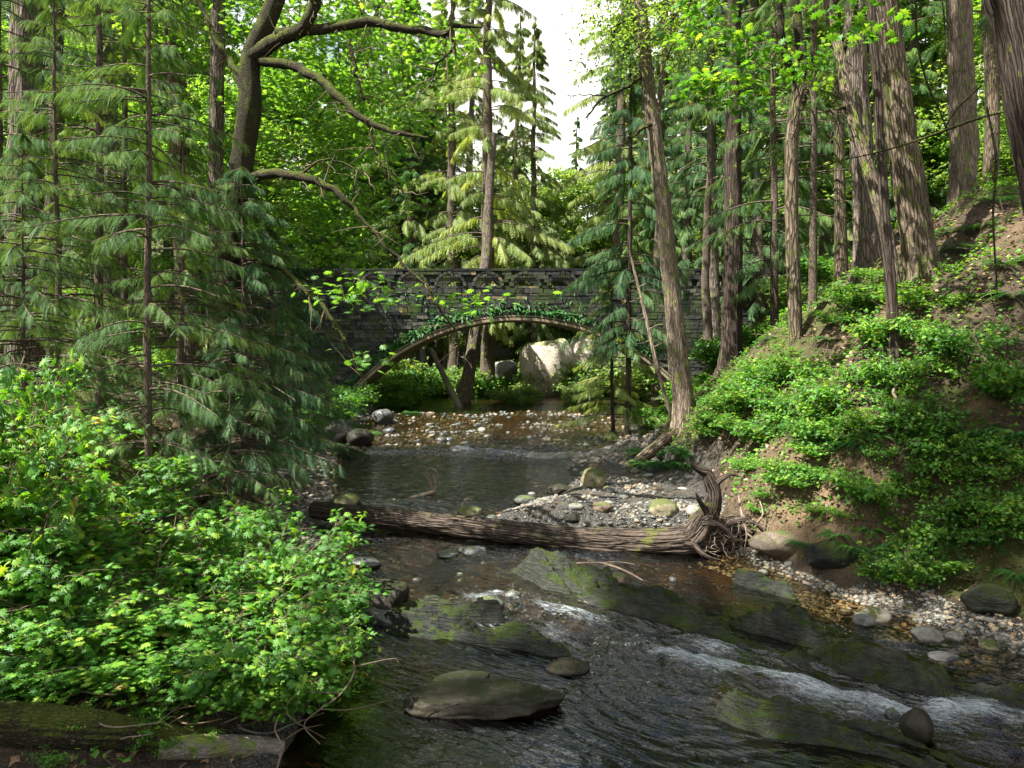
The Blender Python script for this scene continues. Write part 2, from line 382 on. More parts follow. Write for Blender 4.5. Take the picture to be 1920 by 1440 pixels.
def HT(x, y):
    x = np.asarray(x, float); y = np.asarray(y, float)
    x, y = np.broadcast_arrays(x, y)
    wz = WZ(x, y)
    wig = 0.3 * n2(x, y, 0.5, 3, 3)
    dl = XL(y) - x + wig; dr = x - XR(y) + wig
    inside = np.minimum(-dl, -dr)
    D = 0.16 + 0.38 * np.exp(-(((y - 6.9) / 2.2) ** 2 + ((x + 0.1) / 2.0) ** 2)) + 0.17 * ss((y - 15) / 1.5) * (1 - ss((y - 20.5) / 1.2)) * ss((2.0 - x) / 1.4)
    D = D - 0.11 * np.exp(-((y - 14.1) / 0.9) ** 2) * ss((x + 3.5) / 1.0)
    D = D - 0.09 * ss((y - 22) / 0.8) * (1 - ss((y - 33) / 2))
    D = D - 0.06 * np.exp(-(seg_dist(x, y, RAP) / 0.9) ** 2)
    bed = wz - D * ss(inside / 1.1) + 0.07 * (1 - ss(inside / 0.5)) + 0.05 * n2(x, y, 2.2, 5) * (1 + ss((y - 20) / 4))
    bed = bed + (0.34) * bar(x, y) + bar(x, y) * 0.10 * n2(x, y, 0.9, 11)
    L1 = np.interp(dl, [0, 0.5, 3, 6, 15, 40, 140], [0, 0.3, 1.9, 2.9, 5.5, 13, 40])
    L0 = np.interp(dl, [0, 0.4, 1.5, 4, 8, 15, 40, 140], [0, 0.15, 0.5, 1.4, 2.6, 4.5, 12, 40])
    L2 = np.interp(dl, [0, 1.6, 3.5, 6, 15, 40, 140], [0, 0.18, 1.6, 2.8, 5.5, 13, 40])
    k = ss((y - 8.5) / 3.5); kb = ss((y - 18) / 3) * (1 - ss((y - 30) / 3))
    L = (L0 * (1 - k) + L1 * k) * (1 - kb) + L2 * kb
    R1 = np.interp(dr, [0, 0.25, 0.9, 3, 5, 7, 12, 30, 140], [0, 0.55, 1.45, 3.6, 5.3, 6.4, 8.2, 14, 40])
    R2 = np.interp(dr, [0, 0.8, 2, 4, 7, 12, 30, 140], [0, 0.5, 1.3, 3.0, 4.6, 6.0, 12, 40])
    k2 = ss((y - 19) / 6)
    R0 = np.interp(dr, [0, 0.8, 1.5, 3.2, 5, 7, 12, 30, 140], [0, 0.25, 0.9, 3.0, 4.9, 6.2, 8.2, 14, 40])
    k3 = 1 - ss((y - 9.0) / 2.5)
    R = (R1 * (1 - k3) + R0 * k3) * (1 - k2) + R2 * k2
    up = np.where(dl > 0, L, 0) + np.where(dr > 0, R, 0)
    db = np.maximum(dl, dr)
    rel = ss(db / 1.2)
    rough = rel * (0.50 * n2(x, y, 0.6, 21, 3) + 0.28 * n2(x, y, 1.7, 31, 4)) + ss(db / 0.3) * 0.08 * n2(x, y, 5, 41, 3)
    z = bed * (1 - ss(db / 0.25 + 0.5)) + (wz + 0.06 + up + rough) * ss(db / 0.25 + 0.5)
    z = z + ss(dr / 0.3) * 0.22 * n2(x, y, 3.2, 61, 4) * np.exp(-(((x - 4.9) / 1.4) ** 2 + ((y - 11.6) / 2.0) ** 2))
    far = ss((y - 46) / 40)
    z = z + far * (y - 46) * 0.16 * ss(np.abs(x - 2) / 10 + 0.25)
    return z
def ground(x, y): return float(HT(np.array([x]), np.array([y]))[0])
def at_surface(px, py, Y0=5.0, Y1=36.0):
    Ys = np.geomspace(Y0, Y1, 900); c, s = math.cos(PITCH), math.sin(PITCH)
    d = np.array([(px - 960) / FPX, c + (720 - py) / FPX * s, -s + (720 - py) / FPX * c]); d = d / d[1]
    pts = CAM + Ys[:, None] * d; h = np.maximum(HT(pts[:, 0], pts[:, 1]), WZ(pts[:, 0], pts[:, 1])); k = np.argmax(pts[:, 2] < h)
    return pts[k] if pts[k, 2] < h[k] else None
def at_ground(px, py, Y0=5.0, Y1=60.0):
    """first point of the terrain that pixel (px,py) looks at"""
    Ys = np.geomspace(Y0, Y1, 500)
    c, s = math.cos(PITCH), math.sin(PITCH)
    dx = (px - 960) / FPX; dy = (720 - py) / FPX
    d = np.array([dx, c + dy * s, -s + dy * c]) / (c + dy * s)
    pts = CAM + Ys[:, None] * d
    h = HT(pts[:, 0], pts[:, 1]); k = np.argmax(pts[:, 2] < h)
    return pts[k] if pts[k, 2] < h[k] else pts[-1]

def axis(parts):
    out = []
    for a, b, s in parts: out.append(np.arange(a, b, s))
    return np.concatenate(out)
gx = axis([(-160, -60, 8), (-60, -24, 2), (-24, -12, 0.5), (-12, -5, 0.14), (-5, 7, 0.055), (7, 13, 0.11), (13, 25, 0.5), (25, 60, 2), (60, 168, 8)])
gy = axis([(-40, -4, 4), (-4, 4, 0.5), (4, 16, 0.06), (16, 26, 0.1), (26, 45, 0.25), (45, 80, 1.5), (80, 300, 10)])
X, Y = np.meshgrid(gx, gy); Z = HT(X, Y)
dbank = np.maximum(XL(Y) - X, X - XR(Y))
g = G(); nx, ny = len(gx), len(gy)
i = np.arange(ny - 1)[:, None] * nx; j = np.arange(nx - 1)[None]
F = np.stack([i + j, i + j + 1, i + j + 1 + nx, i + j + nx], -1).reshape(-1, 4)
g.add(np.stack([X, Y, Z], -1), F, 0.5, None, 0, True)

def ground_mat():
    t = NT('forest_floor'); p = t.n('NewGeometry', 0)
    mk = t.attr('mk', 0); sp = t.t.nodes.new('ShaderNodeSeparateColor'); t.lk(mk, sp.inputs[0]); bed, grav, moss = sp.outputs
    n1 = t.noise(p, 0.9, 5, 0.6); n2_ = t.noise(p, 6, 6, 0.65); n3 = t.noise(p, 38, 5, 0.7); n4 = t.noise(p, 110, 3)
    soil = t.mix(t.mr(n2_, 0.35, 0.65), (0.026, 0.021, 0.015), (0.085, 0.064, 0.042))
    soil = t.mix(t.mr(n3, 0.48, 0.7), soil, (0.17, 0.125, 0.085)); soil = t.mix(t.mr(n4, 0.5, 0.7, 0, .6), soil, (0.03, 0.02, 0.012))
    clay = t.mix(n2_, (0.17, 0.12, 0.065), (0.28, 0.205, 0.12)); soil = t.mix(t.math('MAXIMUM', t.mr(n1, 0.56, 0.7), t.math('MULTIPLY', t.attr('mk', 3), t.mr(n2_, 0.3, 0.5))), soil, t.mix(t.mr(n3, .4, .7), clay, (0.08, 0.05, 0.03)))
    mosc = t.mix(t.mr(n3, 0.3, 0.7), (0.025, 0.04, 0.01), (0.10, 0.13, 0.025))
    soil = t.mix(t.mr(t.math('ADD', n2_, t.math('MULTIPLY', moss, 0.35)), 0.62, 0.74, 0, 0.8), soil, mosc)
    vc = t.vor(p, 34, out=1); ve = t.vor(p, 34, 'DISTANCE_TO_EDGE')
    gv = t.mix(t.n('SeparateColor', 0, i0=vc), (0.05, 0.054, 0.054), (0.20, 0.19, 0.165)); gv = t.mix(t.mr(ve, 0.0, 0.08, 0.85, 0.0), gv, (0.025, 0.022, 0.02))
    gv = t.mix(t.mr(t.noise(p, 1.3, 4), 0.5, 0.6, 0, 0.75), gv, t.mix(n4, (0.10, 0.082, 0.06), (0.22, 0.185, 0.14)))
    vb = t.vor(t.mp(p, (1, 1, 1)), 7, 'DISTANCE_TO_EDGE'); vbc = t.vor(p, 7, out=1)
    bd = t.mix(t.n('SeparateColor', 0, i0=vbc), (0.024, 0.015, 0.007), (0.085, 0.048, 0.019)); bd = t.mix(t.mr(vb, 0, 0.12, 0.8, 0), bd, (0.012, 0.008, 0.004))
    bd = t.mix(t.mr(n1, 0.42, 0.6), bd, t.mix(n3, (0.07, 0.038, 0.013), (0.18, 0.098, 0.033)))
    col = t.mix(grav, soil, gv); col = t.mix(bed, col, bd)
    h = t.math('ADD', t.math('MULTIPLY', n3, 0.6), t.math('ADD', n2_, t.math('MULTIPLY', t.mr(ve, 0, 0.15), grav)))
    ro = t.mr(bed, 0, 1, 0.95, 0.5)
    return t.done(t.princ(col, ro, t.bump(h, 1.0, 0.09), 0.25))
M['ground'] = ground_mat()
go = g.obj('ground', M['ground']); tag(go, kind='structure')
bedm = ss((WZ(X, Y) - Z) / 0.03 + 0.6) * (dbank < 1.0)
gravm = (1 - ss((dbank - np.where((X > 0) & (Y > 10.3) & (Y < 16), -0.25, 0.25)) / 0.5)) * 1.0
gravm = np.maximum(gravm, (1 - ss((dbank - 1.6) / 0.8)) * (Y > 18) * (Y < 34) * (X < 0))
mossm = ss(dbank / 1) * np.clip(ss(n2(X, Y, 0.5, 77) * 2 + 0.4) + 1.2 * ss((Y - 30) / 10), 0, 1.6)
cut = np.exp(-(((X - 4.9) / 1.1) ** 2 + ((Y - 11.6) / 1.6) ** 2)) * (Z < 2.4)
mossm = mossm * (1 - cut)
mk = np.stack([bedm, gravm, mossm, cut], -1)
a = go.data.attributes.new('mk', 'FLOAT_COLOR', 'POINT'); a.data.foreach_set('color', mk.ravel())

# water sheet
wx = axis([(-8.5, -4, 0.12), (-4, 6.8, 0.032), (6.8, 11, 0.15)])
wy = axis([(-30, 2, 1.5), (2, 5, 0.15), (5, 15, 0.032), (15, 24, 0.07), (24, 40, 0.25), (40, 90, 1.0)])
X, Y = np.meshgrid(wx, wy); rm = rapids(X, Y)
Z = WZ(X, Y)
fx, fy = 0.83, -0.56     # flow direction through the rapids
u = X * fx + Y * fy; v = -X * fy + Y * fx
wv = fbm(np.stack([u * 1.1, v * 4.2, np.zeros_like(u)], -1), 4)
wv2 = fbm(np.stack([u * 3.0, v * 7, np.zeros_like(u) + 9], -1), 3)
Z = Z + rm * (0.15 * wv + 0.10 * np.abs(wv2))
stir = np.clip(rm + 0.15 + 0.4 * ss((Y - 9.6) / 0.5) + 0.45 * np.exp(-(((X - 0.9) / 0.9) ** 2 + ((Y - 7.4) / 1.0) ** 2)), 0, 1)
Z = Z + stir * 0.016 * fbm(np.stack([X * 4, Y * 6, np.zeros_like(u) + 3], -1), 3)
rr = np.hypot(X - 2.2, (Y - 8.0))
Z = Z + 0.006 * np.sin(rr * 30 + 5.0 * n2(X, Y, 1.6, 8, 3)) * np.exp(-((rr - 1.5) / 0.9) ** 2) * (Y < 9) * ss((2.6 - X) / 1.0) * ss((X - 0.1) / 0.9)
g = G(); nx, ny = len(wx), len(wy)
i = np.arange(ny - 1)[:, None] * nx; j = np.arange(nx - 1)[None]
F = np.stack([i + j, i + j + 1, i + j + 1 + nx, i + j + nx], -1).reshape(-1, 4)
g.add(np.stack([X, Y, Z], -1), F, 0.5, None, 0, True)
foam = rm * (0.30 + 0.9 * wv)
for (px, py, Yd, r, k) in [(1270, 1275, 8.2, .4, .7), (1350, 1300, 7.9, .36, .8), (1330, 1262, 8.3, .35, .6), (1480, 1345, 7.3, .4, .75), (1830, 1395, 6.8, .6, .9), (1700, 1375, 7.0, .4, .7), (1830, 1250, 8.4, .35, .75), (900, 848, 22.2, .9, .9), (985, 845, 21.8, .8, .9), (900, 1140, 10.1, .25, .8), (930, 1125, 10.3, .2, .8), (1000, 1220, 8.9, .5, .5), (1780, 1360, 7.0, .3, .9), (1100, 1165, 9.5, .8, .4), (1560, 1350, 7.1, .6, .4), (1640, 1400, 6.8, .6, .4), (760, 1010, 12.6, .8, .25), (1040, 1060, 12.0, .5, .4)]:
    q = P(px, py, Yd); foam = foam + k * 0.5 * np.exp(-(((X - q[0]) / r) ** 2 + ((Y - q[1]) / (r * 0.6)) ** 2))
dep = np.clip((WZ(X, Y) - HT(X, Y)) / 0.5, 0, 1)
wk = np.stack([np.clip(foam, 0, 1), stir, dep, np.ones_like(Z)], -1)

def water_mat():
    t = NT('stream_water'); p = t.n('NewGeometry', 0)
    sp = t.t.nodes.new('ShaderNodeSeparateColor'); t.lk(t.attr('mk', 0), sp.inputs[0]); foam, stir, rap = sp.outputs
    rot = t.n('VectorRotate', 0, {'rotation_type': 'Z_AXIS'}, Vector=p, Angle=math.atan2(0.56, 0.83))
    st = t.mp(rot, (1.0, 4.0, 1.0))
    a = t.noise(st, 3.0, 3, 0.5, 0.6); b = t.noise(t.mp(p, (1.0, 1.7, 1)), 2.2, 3, 0.5, 0.4); c = t.noise(t.mp(p, (1, 1.6, 1)), 14, 4, 0.6)
    h = t.math('ADD', t.math('MULTIPLY', b, 0.22), t.math('MULTIPLY', t.math('ADD', a, t.math('MULTIPLY', c, 0.08)), t.math('MULTIPLY', stir, 1.1)))
    nb = t.bump(h, 0.7, 0.10)
    fr = t.n('Fresnel', 0, IOR=1.58, Normal=nb)
    tr = t.n('BsdfTransparent', 0, Color=t.mix(t.mr(rap, 0.15, 0.85), (0.86, 0.75, 0.54), (0.16, 0.15, 0.10)))
    gl = t.n('BsdfGlossy', 0, Color=(0.95, 0.98, 1.0), Roughness=0.025, Normal=nb)
    wmix = t.n('MixShader', 0, i0=fr, i1=tr, i2=gl)
    fn = t.noise(t.mp(rot, (1.6, 9.0, 1)), 5, 7, 0.8, 1.0)
    fm = t.mr(t.math('ADD', foam, t.math('MULTIPLY', t.math('SUBTRACT', fn, 0.5), 3.0)), 0.62, 1.30, 0, 0.7)
    fd = t.princ((0.50, 0.56, 0.60), 0.45, nb, 0.4)
    return t.done(t.n('MixShader', 0, i0=fm, i1=wmix, i2=fd))
wo_ = g.obj('river_water', water_mat()); tag(wo_, kind='structure')
a = wo_.data.attributes.new('mk', 'FLOAT_COLOR', 'POINT'); a.data.foreach_set('color', wk.ravel())

# ------------------------------------------------------------------ stone bridge
BY = 34.0; BW = 4.2
BX0, BX1 = -17.0, 19.0
AC = 0.25; AR = 10.25; ATOP = 4.80; AZ = ATOP - AR; RING = 0.38
PT = 7.15; OR_ = 0.62; SILL = 6.34; OP0 = (845 - 960) / FPX * BY; OPD = 1.735
def arch(x, R=AR): return AZ + np.sqrt(np.maximum(R * R - (x - AC) ** 2, 0))
def stonework_mat():
    t = NT('bridge_stone'); p = t.n('NewGeometry', 0); r = t.attr('rnd', 2)
    col = t.ramp(r, [(0.0, (0.012, 0.014, 0.015)), (0.35, (0.030, 0.033, 0.033)), (0.7, (0.064, 0.065, 0.060)), (0.92, (0.13, 0.12, 0.10)), (1.0, (0.22, 0.17, 0.09))])
    n = t.noise(p, 7, 6, 0.65); col = t.mix(t.mr(n, 0.35, 0.7), t.mix(1.0, col, (0.45, 0.45, 0.5), 'MULTIPLY'), t.mix(1.0, col, (1.3, 1.3, 1.25), 'MULTIPLY'))
    m = t.mr(t.noise(p, 1.1, 5, 0.65), 0.48, 0.62, 0, 0.8); col = t.mix(m, col, (0.045, 0.065, 0.02))
    return t.done(t.princ(col, 0.9, t.bump(n, 0.8, 0.04), 0.2))
def concrete_mat():
    t = NT('weathered_concrete'); p = t.n('NewGeometry', 0)
    n = t.noise(p, 4, 6, 0.65); m = t.noise(t.mp(p, (3, 3, 0.6)), 2, 5, 0.6)
    col = t.mix(n, (0.17, 0.135, 0.09), (0.34, 0.28, 0.20)); col = t.mix(t.mr(m, 0.5, 0.65, 0, 0.7), col, (0.06, 0.06, 0.04))
    return t.done(t.princ(col, 0.9, t.bump(n, 0.4, 0.02), 0.2))
def plain(name, c, rough=0.8, metal=0.0):
    t = NT(name); p = t.coord(); n = t.noise(p, 12, 5, 0.6)
    col = t.mix(n, tuple(x * 0.7 for x in c), tuple(x * 1.3 for x in c))
    return t.done(t.princ(col, rough, t.bump(n, 0.3, 0.01), 0.3, Metallic=metal))
M['masonry'] = stonework_mat(); M['concrete'] = concrete_mat(); M['mortar'] = plain('dark_mortar', (0.03, 0.03, 0.028)); M['iron'] = plain('rusted_iron', (0.03, 0.022, 0.018), 0.7, 0.3)
bridge = thing('stone_bridge', 'dark stone arch bridge with arched parapet openings crossing the creek', 'bridge', (0, BY, 0))
BO = (0, BY, 0)
def boxv(x0, x1, y0, y1, z0, z1):
    v = np.array([[x, y, z] for z in (z0, z1) for y in (y0, y1) for x in (x0, x1)])
    f = np.array([[0, 1, 5, 4], [3, 2, 6, 7], [2, 0, 4, 6], [1, 3, 7, 5], [4, 5, 7, 6], [2, 3, 1, 0]]); return v, f
xs = np.linspace(BX0, BX1, 361)
def wall_strip(g, zlo, zhi, y0, y1, xs):
    n = len(xs); lo = np.asarray(zlo); hi = np.asarray(zhi)
    v = []
    for (yy, zz) in ((y0, lo), (y0, hi), (y1, hi), (y1, lo)): v.append(np.stack([xs, np.full(n, yy), zz], -1))
    v = np.concatenate(v); k = np.arange(n - 1)
    f = np.concatenate([np.stack([k + a * n, k + 1 + a * n, k + 1 + b * n, k + b * n], -1) for a, b in ((0, 1), (1, 2), (2, 3), (3, 0))])
    g.add(v, f, 0.3)
inr = np.abs(xs - AC) < 8.7
ext = np.where(inr, np.maximum(arch(xs, AR + RING), -0.2), -0.3)
for nm, (ya, yb) in (('spandrel_wall', (BY + 0.06, BY + 0.45)), ('spandrel_wall', (BY + BW - 0.45, BY + BW))):
    g = G(); wall_strip(g, ext, np.full_like(xs, 6.28), ya, yb, xs); g.obj(nm, M['mortar'], bridge, BO)
def in_open(x, z):
    k = np.round((x - OP0) / OPD); dx = x - OP0 - k * OPD
    return (np.abs(dx) < OR_) & (z > SILL) & (z < SILL + np.sqrt(np.maximum(OR_ ** 2 - dx ** 2, 0)) * 0.95 + 0.0)
def parapet(y0, y1):
    g = G(); X_ = np.arange(BX0, BX1 + 0.01, 0.05)
    k = np.round((X_ - OP0) / OPD); dx = X_ - OP0 - k * OPD
    top = SILL + np.where(np.abs(dx) < OR_, np.sqrt(np.maximum(OR_ ** 2 - dx ** 2, 0)) * 0.95, 0)
    wall_strip(g, np.full_like(X_, 6.285), np.full_like(X_, SILL), y0, y1, X_)
    wall_strip(g, top + 0.001, np.full_like(X_, PT - 0.10), y0, y1, X_); return g
for (ya, yb) in ((BY + 0.06, BY + 0.42), (BY + BW - 0.42, BY + BW)): parapet(ya, yb).obj('parapet', M['masonry'], bridge, BO)
rs = np.random.RandomState(4)
def course(yf, dirn):
    g = G(); z = -0.2; tv, tf = boxv(-0.5, 0.5, -0.5, 0.5, -0.5, 0.5); Ms = []; Ts = []
    while z < PT - 0.16:
        hh = rs.uniform(0.11, 0.24); x = BX0 + rs.rand() * 0.4
        if abs(z - SILL) < 0.12: hh = max(0.1, SILL - z) if z < SILL else hh
        hh = min(hh, PT - 0.105 - z)
        while x < BX1:
            ww = rs.uniform(0.22, 0.72)
            cx, cz = x + ww / 2, z + hh / 2
            ok = not (abs(cx - AC) < 8.6 and cz < arch(cx, AR + RING) + hh * 0.4)
            if any(bool(in_open(cx + o * ww, cz - hh * .3)) for o in (-.45, 0, .45)): ok = False
            if ok:
                Ms.append(np.diag([ww - 0.022, 0.10 + rs.rand() * 0.06, hh - 0.02]) @ (np.eye(3) + rs.normal(0, 0.03, (3, 3)))); Ts.append([cx, yf - dirn * rs.rand() * 0.03, cz])
            x += ww
        z += hh
    k0 = int((BX0 - OP0) / OPD); k1 = int((BX1 - OP0) / OPD)
    for k in range(k0, k1 + 1):
        for q in range(9):
            a = math.pi * (q + 0.5) / 9; c_, s_ = math.cos(a), math.sin(a)
            Ms.append(np.array([[-s_ * 0.2, 0, c_ * 0.13], [0, 0.18, 0], [c_ * 0.19, 0, s_ * 0.11]])); Ts.append([OP0 + k * OPD + c_ * (OR_ + 0.055), yf - dirn * 0.03, SILL + s_ * (OR_ + 0.04) * 0.95])
    N = len(Ts); rn = rs.beta(2, 2.6, N); rn[rs.rand(N) < 0.025] = 1.0
    scatter(g, tv, tf, np.array(Ms), np.array(Ts), rn); return g
course(BY + 0.03, 1).obj('stone_facing', M['masonry'], bridge, BO)
course(BY + BW + 0.03, -1).obj('stone_facing', M['masonry'], bridge, BO)
a = np.linspace(-1, 1, 81) * math.asin(8.35 / AR)
def ring(g, r0, r1, y0, y1):
    c, s = np.sin(a), np.cos(a); v = []
    for r, yy in ((r0, y0), (r1, y0), (r1, y1), (r0, y1)): v.append(np.stack([AC + r * c, np.full(81, yy), AZ + r * s], -1))
    v = np.concatenate(v); k = np.arange(80)
    f = np.concatenate([np.stack([k + A * 81, k + 1 + A * 81, k + 1 + B * 81, k + B * 81], -1) for A, B in ((0, 1), (1, 2), (2, 3), (3, 0))]); g.add(v, f, 0.5)
g = G(); ring(g, AR + 0.02, AR + RING + 0.05, BY - 0.03, BY + BW + 0.03)
g.obj('arch_barrel', M['mortar'], bridge, BO)
g = G(); ring(g, AR - 0.02, AR + 0.10, BY - 0.09, BY + BW + 0.05); ring(g, AR + 0.15, AR + 0.21, BY - 0.07, BY + 0.2)
g.obj('arch_edge', M['concrete'], bridge, BO)
g = G(); g.add(*boxv(BX0, BX1, BY + 0.46, BY + BW - 0.46, 6.05, 6.27), 0.4); g.obj('deck', M['concrete'], bridge, BO)
for ya in (BY - 0.07, BY + BW - 0.48):
    g = G(); x = BX0
    while x < BX1:
        ww = rs.uniform(0.7, 1.1); g.add(*boxv(x, x + ww - 0.015, ya + rs.rand() * .01, ya + 0.55, PT - 0.098, PT + rs.rand() * 0.012), rs.rand() * 0.3); x += ww
    g.obj('coping', M['masonry'], bridge, BO)
for k in range(-6, 9):
    g = G(); cx = OP0 + k * OPD; lines = []; 
    for dx in np.arange(-0.5, 0.51, 0.125):
        h = math.sqrt(max(OR_ ** 2 - dx ** 2, 0)) * 0.95; pts = [[cx + dx, BY + 0.24, SILL - 0.01 + (h + 0.02) * t] for t in (0, .5, 1)]; lines.append(pts)
    tubes(g, np.array(lines), np.full((len(lines), 3), 0.012), 5)
    for zz in (0.16,): tubes(g, np.array([[cx - 0.58, BY + 0.24, SILL + zz], [cx, BY + 0.24, SILL + zz], [cx + 0.58, BY + 0.24, SILL + zz]]), np.full(3, 0.012), 5)
    g.obj('iron_grille', M['iron'], bridge, BO)
# ------------------------------------------------------------------ rocks in the creek
def boulder(label, px, py, Yd, size, mat, seed, cuts=7, cat='boulder', name='boulder', rz=0.0, sink=0.3, rough=0.12, sub=4, group=None, z=None, flat=None):
    """px,py: middle of its foot line in the photograph"""
    q = P(px, py, Yd)
    if Yd < 36:
        q2 = at_surface(px, py, max(4.5, Yd * .6))
        if q2 is not None and .6 < q2[1] / Yd < 1.5: size = tuple(np.array(size) * q2[1] / Yd); q = q2
    v, f = rock(seed, size, sub, cuts, rough)
    if flat: v[:, 2] = np.clip(v[:, 2], -flat[0] * size[2], flat[1] * size[2] * (1 + .25 * fbm(v * [3, 6, 0] + seed, 4))) + .06 * size[2] * fbm(v * 14, 3)
    c, s = math.cos(rz), math.sin(rz); v = v @ np.array([[c, s, 0], [-s, c, 0], [0, 0, 1]])
    g = G(); g.add(v, f, 0.5, None, 0, True); o = g.obj(name, mat)
    zz = q[2] if z is None else z
    o.location = (q[0], q[1] + size[1] * 0.6, zz + size[2] * (1 - 2 * sink) + 0.0)
    return tag(o, label, cat, group)
boulder('flat dark mossy slab lying low in the reflecting pool', 905, 1342, 7.35, (0.84, 0.36, 0.21), M['slab'], 5, 11, 'rock', 'flat_slab', 0.03, 0.30, 0.16, 5, flat=(.55, .26))
boulder('small mossy slab just behind the big flat slab in the pool', 868, 1296, 8.0, (0.32, 0.16, 0.16), M['slab'], 8, 9, 'rock', 'flat_slab', 0.1, 0.3, .15, 5, flat=(.5, .4))
boulder('big mossy green slab on the left shore under leafy shrubs', 700, 1155, 9.7, (0.52, 0.42, 0.36), M['slab'], 12, 10, 'rock', 'flat_slab', -0.5, 0.25, .15, 5, flat=(.5, .45))
boulder('dark wet slab below the green slab on the left shore', 705, 1168, 9.2, (0.42, 0.28, 0.16), M['wet_rock'], 15, 9, 'rock', 'flat_slab', -0.3, 0.4)
boulder('squat rounded tan boulder beside a lower one in the shallows', 1160, 1106, 10.4, (0.17, 0.16, 0.15), M['brown_stone'], 21, 6, sink=0.25)
boulder('smaller mossy tan rock touching the rounded tan boulder', 1131, 1098, 10.6, (0.12, 0.11, 0.10), M['brown_stone'], 22, 6, sink=0.28)
boulder('angular green boulder alone on the gravel bar', 1113, 914, 18.2, (0.34, 0.30, 0.30), M['moss_rock'], 31, 9, sink=0.22)
boulder('dark flat mossy stone left of the angular green boulder', 1050, 925, 15, (0.26, 0.2, 0.12), M['slab'], 34, 8)
boulder('low dark stone at the creek side of the gravel bar', 985, 945, 14.6, (0.24, 0.2, 0.11), M['wet_rock'], 35, 8)
boulder('brown stone in the middle of the gravel bar', 1130, 960, 14, (0.22, 0.18, 0.13), M['brown_stone'], 36, 7)
boulder('dark stone close behind the middle of the log', 1075, 978, 13.7, (0.20, 0.17, 0.11), M['slab'], 37, 7)
boulder('wide mossy stone between the log and the upper pool', 880, 965, 14.3, (0.26, 0.2, 0.10), M['moss_rock'], 38, 7)
boulder('dark mossy boulder beside the roots behind the log', 1245, 968, 15.0, (0.33, 0.28, 0.22), M['moss_rock'], 33, 7, sink=0.25)
boulder('tall dark mossy rock in the rapids near the right edge', 1725, 1390, 6.75, (0.165, 0.15, 0.17), M['slab'], 41, 5, sink=0.2)
boulder('small round wet rock left of the tall mossy rock', 1678, 1350, 7.1, (0.075, 0.07, 0.07), M['wet_rock'], 42, 5, sink=0.3)
boulder('yellow mossy boulder at the left end of the log', 648, 950, 15.6, (0.30, 0.26, 0.20), M['moss_rock'], 51, 5, sink=0.3)
boulder('pointed dark slab splitting the water below the log', 885, 1040, 11.9, (0.24, 0.20, 0.08), M['wet_rock'], 52, 9, sink=0.3)
boulder('low dark slab left of the pointed one below the log', 838, 1046, 11.8, (0.20, 0.14, 0.06), M['wet_rock'], 53, 9, sink=0.3)
boulder('long dark slab in the stream beside the left shrubs', 675, 1062, 11.4, (0.34, 0.20, 0.08), M['wet_rock'], 54, 9, rz=-0.5, sink=0.3)
boulder('dark block parting a small fall above the reflecting pool', 920, 1140, 10.2, (0.20, 0.14, 0.12), M['wet_rock'], 55, 9, sink=0.35)
boulder('wet black rock beside the small fall', 960, 1122, 10.5, (0.13, 0.10, 0.07), M['wet_rock'], 56, 9, sink=0.3)
boulder('brown pebbly round rock where the ledge meets the rapids', 1066, 1262, 8.6, (0.28, 0.20, 0.09), M['slab'], 57, 3, sink=0.4, rough=0.08)
boulder('large square mossy boulder on the far left shore', 632, 832, 22.6, (0.62, 0.5, 0.45), M['slab'], 61, 9, sink=0.2)
boulder('lower mossy boulder right of the square one on the left shore', 672, 835, 22.0, (0.42, 0.4, 0.3), M['slab'], 62, 8, sink=0.2)
boulder('upright dark boulder with flat right side below the arch springing', 716, 794, 28.0, (0.42, 0.36, 0.33), M['wet_rock'], 63, 9, sink=0.15)
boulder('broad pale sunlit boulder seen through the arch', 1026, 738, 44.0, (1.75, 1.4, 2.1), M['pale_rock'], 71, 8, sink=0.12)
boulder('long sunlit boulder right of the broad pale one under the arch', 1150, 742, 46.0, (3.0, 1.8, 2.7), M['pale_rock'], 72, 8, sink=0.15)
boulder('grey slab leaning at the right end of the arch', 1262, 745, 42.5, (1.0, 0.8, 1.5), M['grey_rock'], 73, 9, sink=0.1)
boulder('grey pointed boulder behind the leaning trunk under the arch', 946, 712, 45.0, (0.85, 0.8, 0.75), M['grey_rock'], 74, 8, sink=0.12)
boulder('huge grey green rock face far behind the arch', 960, 735, 53.0, (5.2, 2.5, 4.2), M['grey_rock'], 75, 10, sink=0.15, name='cliff', cat='cliff', sub=5)
boulder('rounded grey cobble at the gravel edge beside the brown channel', 1375 + 250, 1172, 9.5, (0.14, 0.12, 0.09), M['stone'], 81, 5)
boulder('sharp grey boulder at the water edge on the right gravel', 1745, 1205, 9.0, (0.20, 0.15, 0.12), M['stone'], 82, 8)
boulder('round pale cobble right of the sharp grey boulder', 1795, 1203, 9.05, (0.11, 0.10, 0.075), M['stone'], 83, 3)
boulder('round green mossy cobble on the right gravel', 1862, 1222, 8.8, (0.12, 0.11, 0.09), M['moss_rock'], 84, 3)
boulder('flat grey rock overhanging the right channel', 1775, 1240, 8.5, (0.17, 0.12, 0.06), M['stone'], 85, 7)
boulder('sunlit tan boulder at the water edge under the right bank shrub', 1645, 1165, 9.7, (0.24, 0.18, 0.12), M['pale_rock'], 86, 6, sink=0.35)
boulder('tawny sandstone block in the right bank below the roots', 1475, 1042, 11.9, (0.62, 0.3, 0.24), M['brown_stone'], 87, 12, sink=0.25)
boulder('dark mossy outcrop low in the right bank', 1570, 1062, 11.6, (0.5, 0.3, 0.26), M['ledge'], 88, 12, sink=0.3)
boulder('mossy outcrop beside the ferns at the right edge', 1868, 1150, 9.6, (0.36, 0.28, 0.22), M['ledge'], 89, 12, sink=0.25)

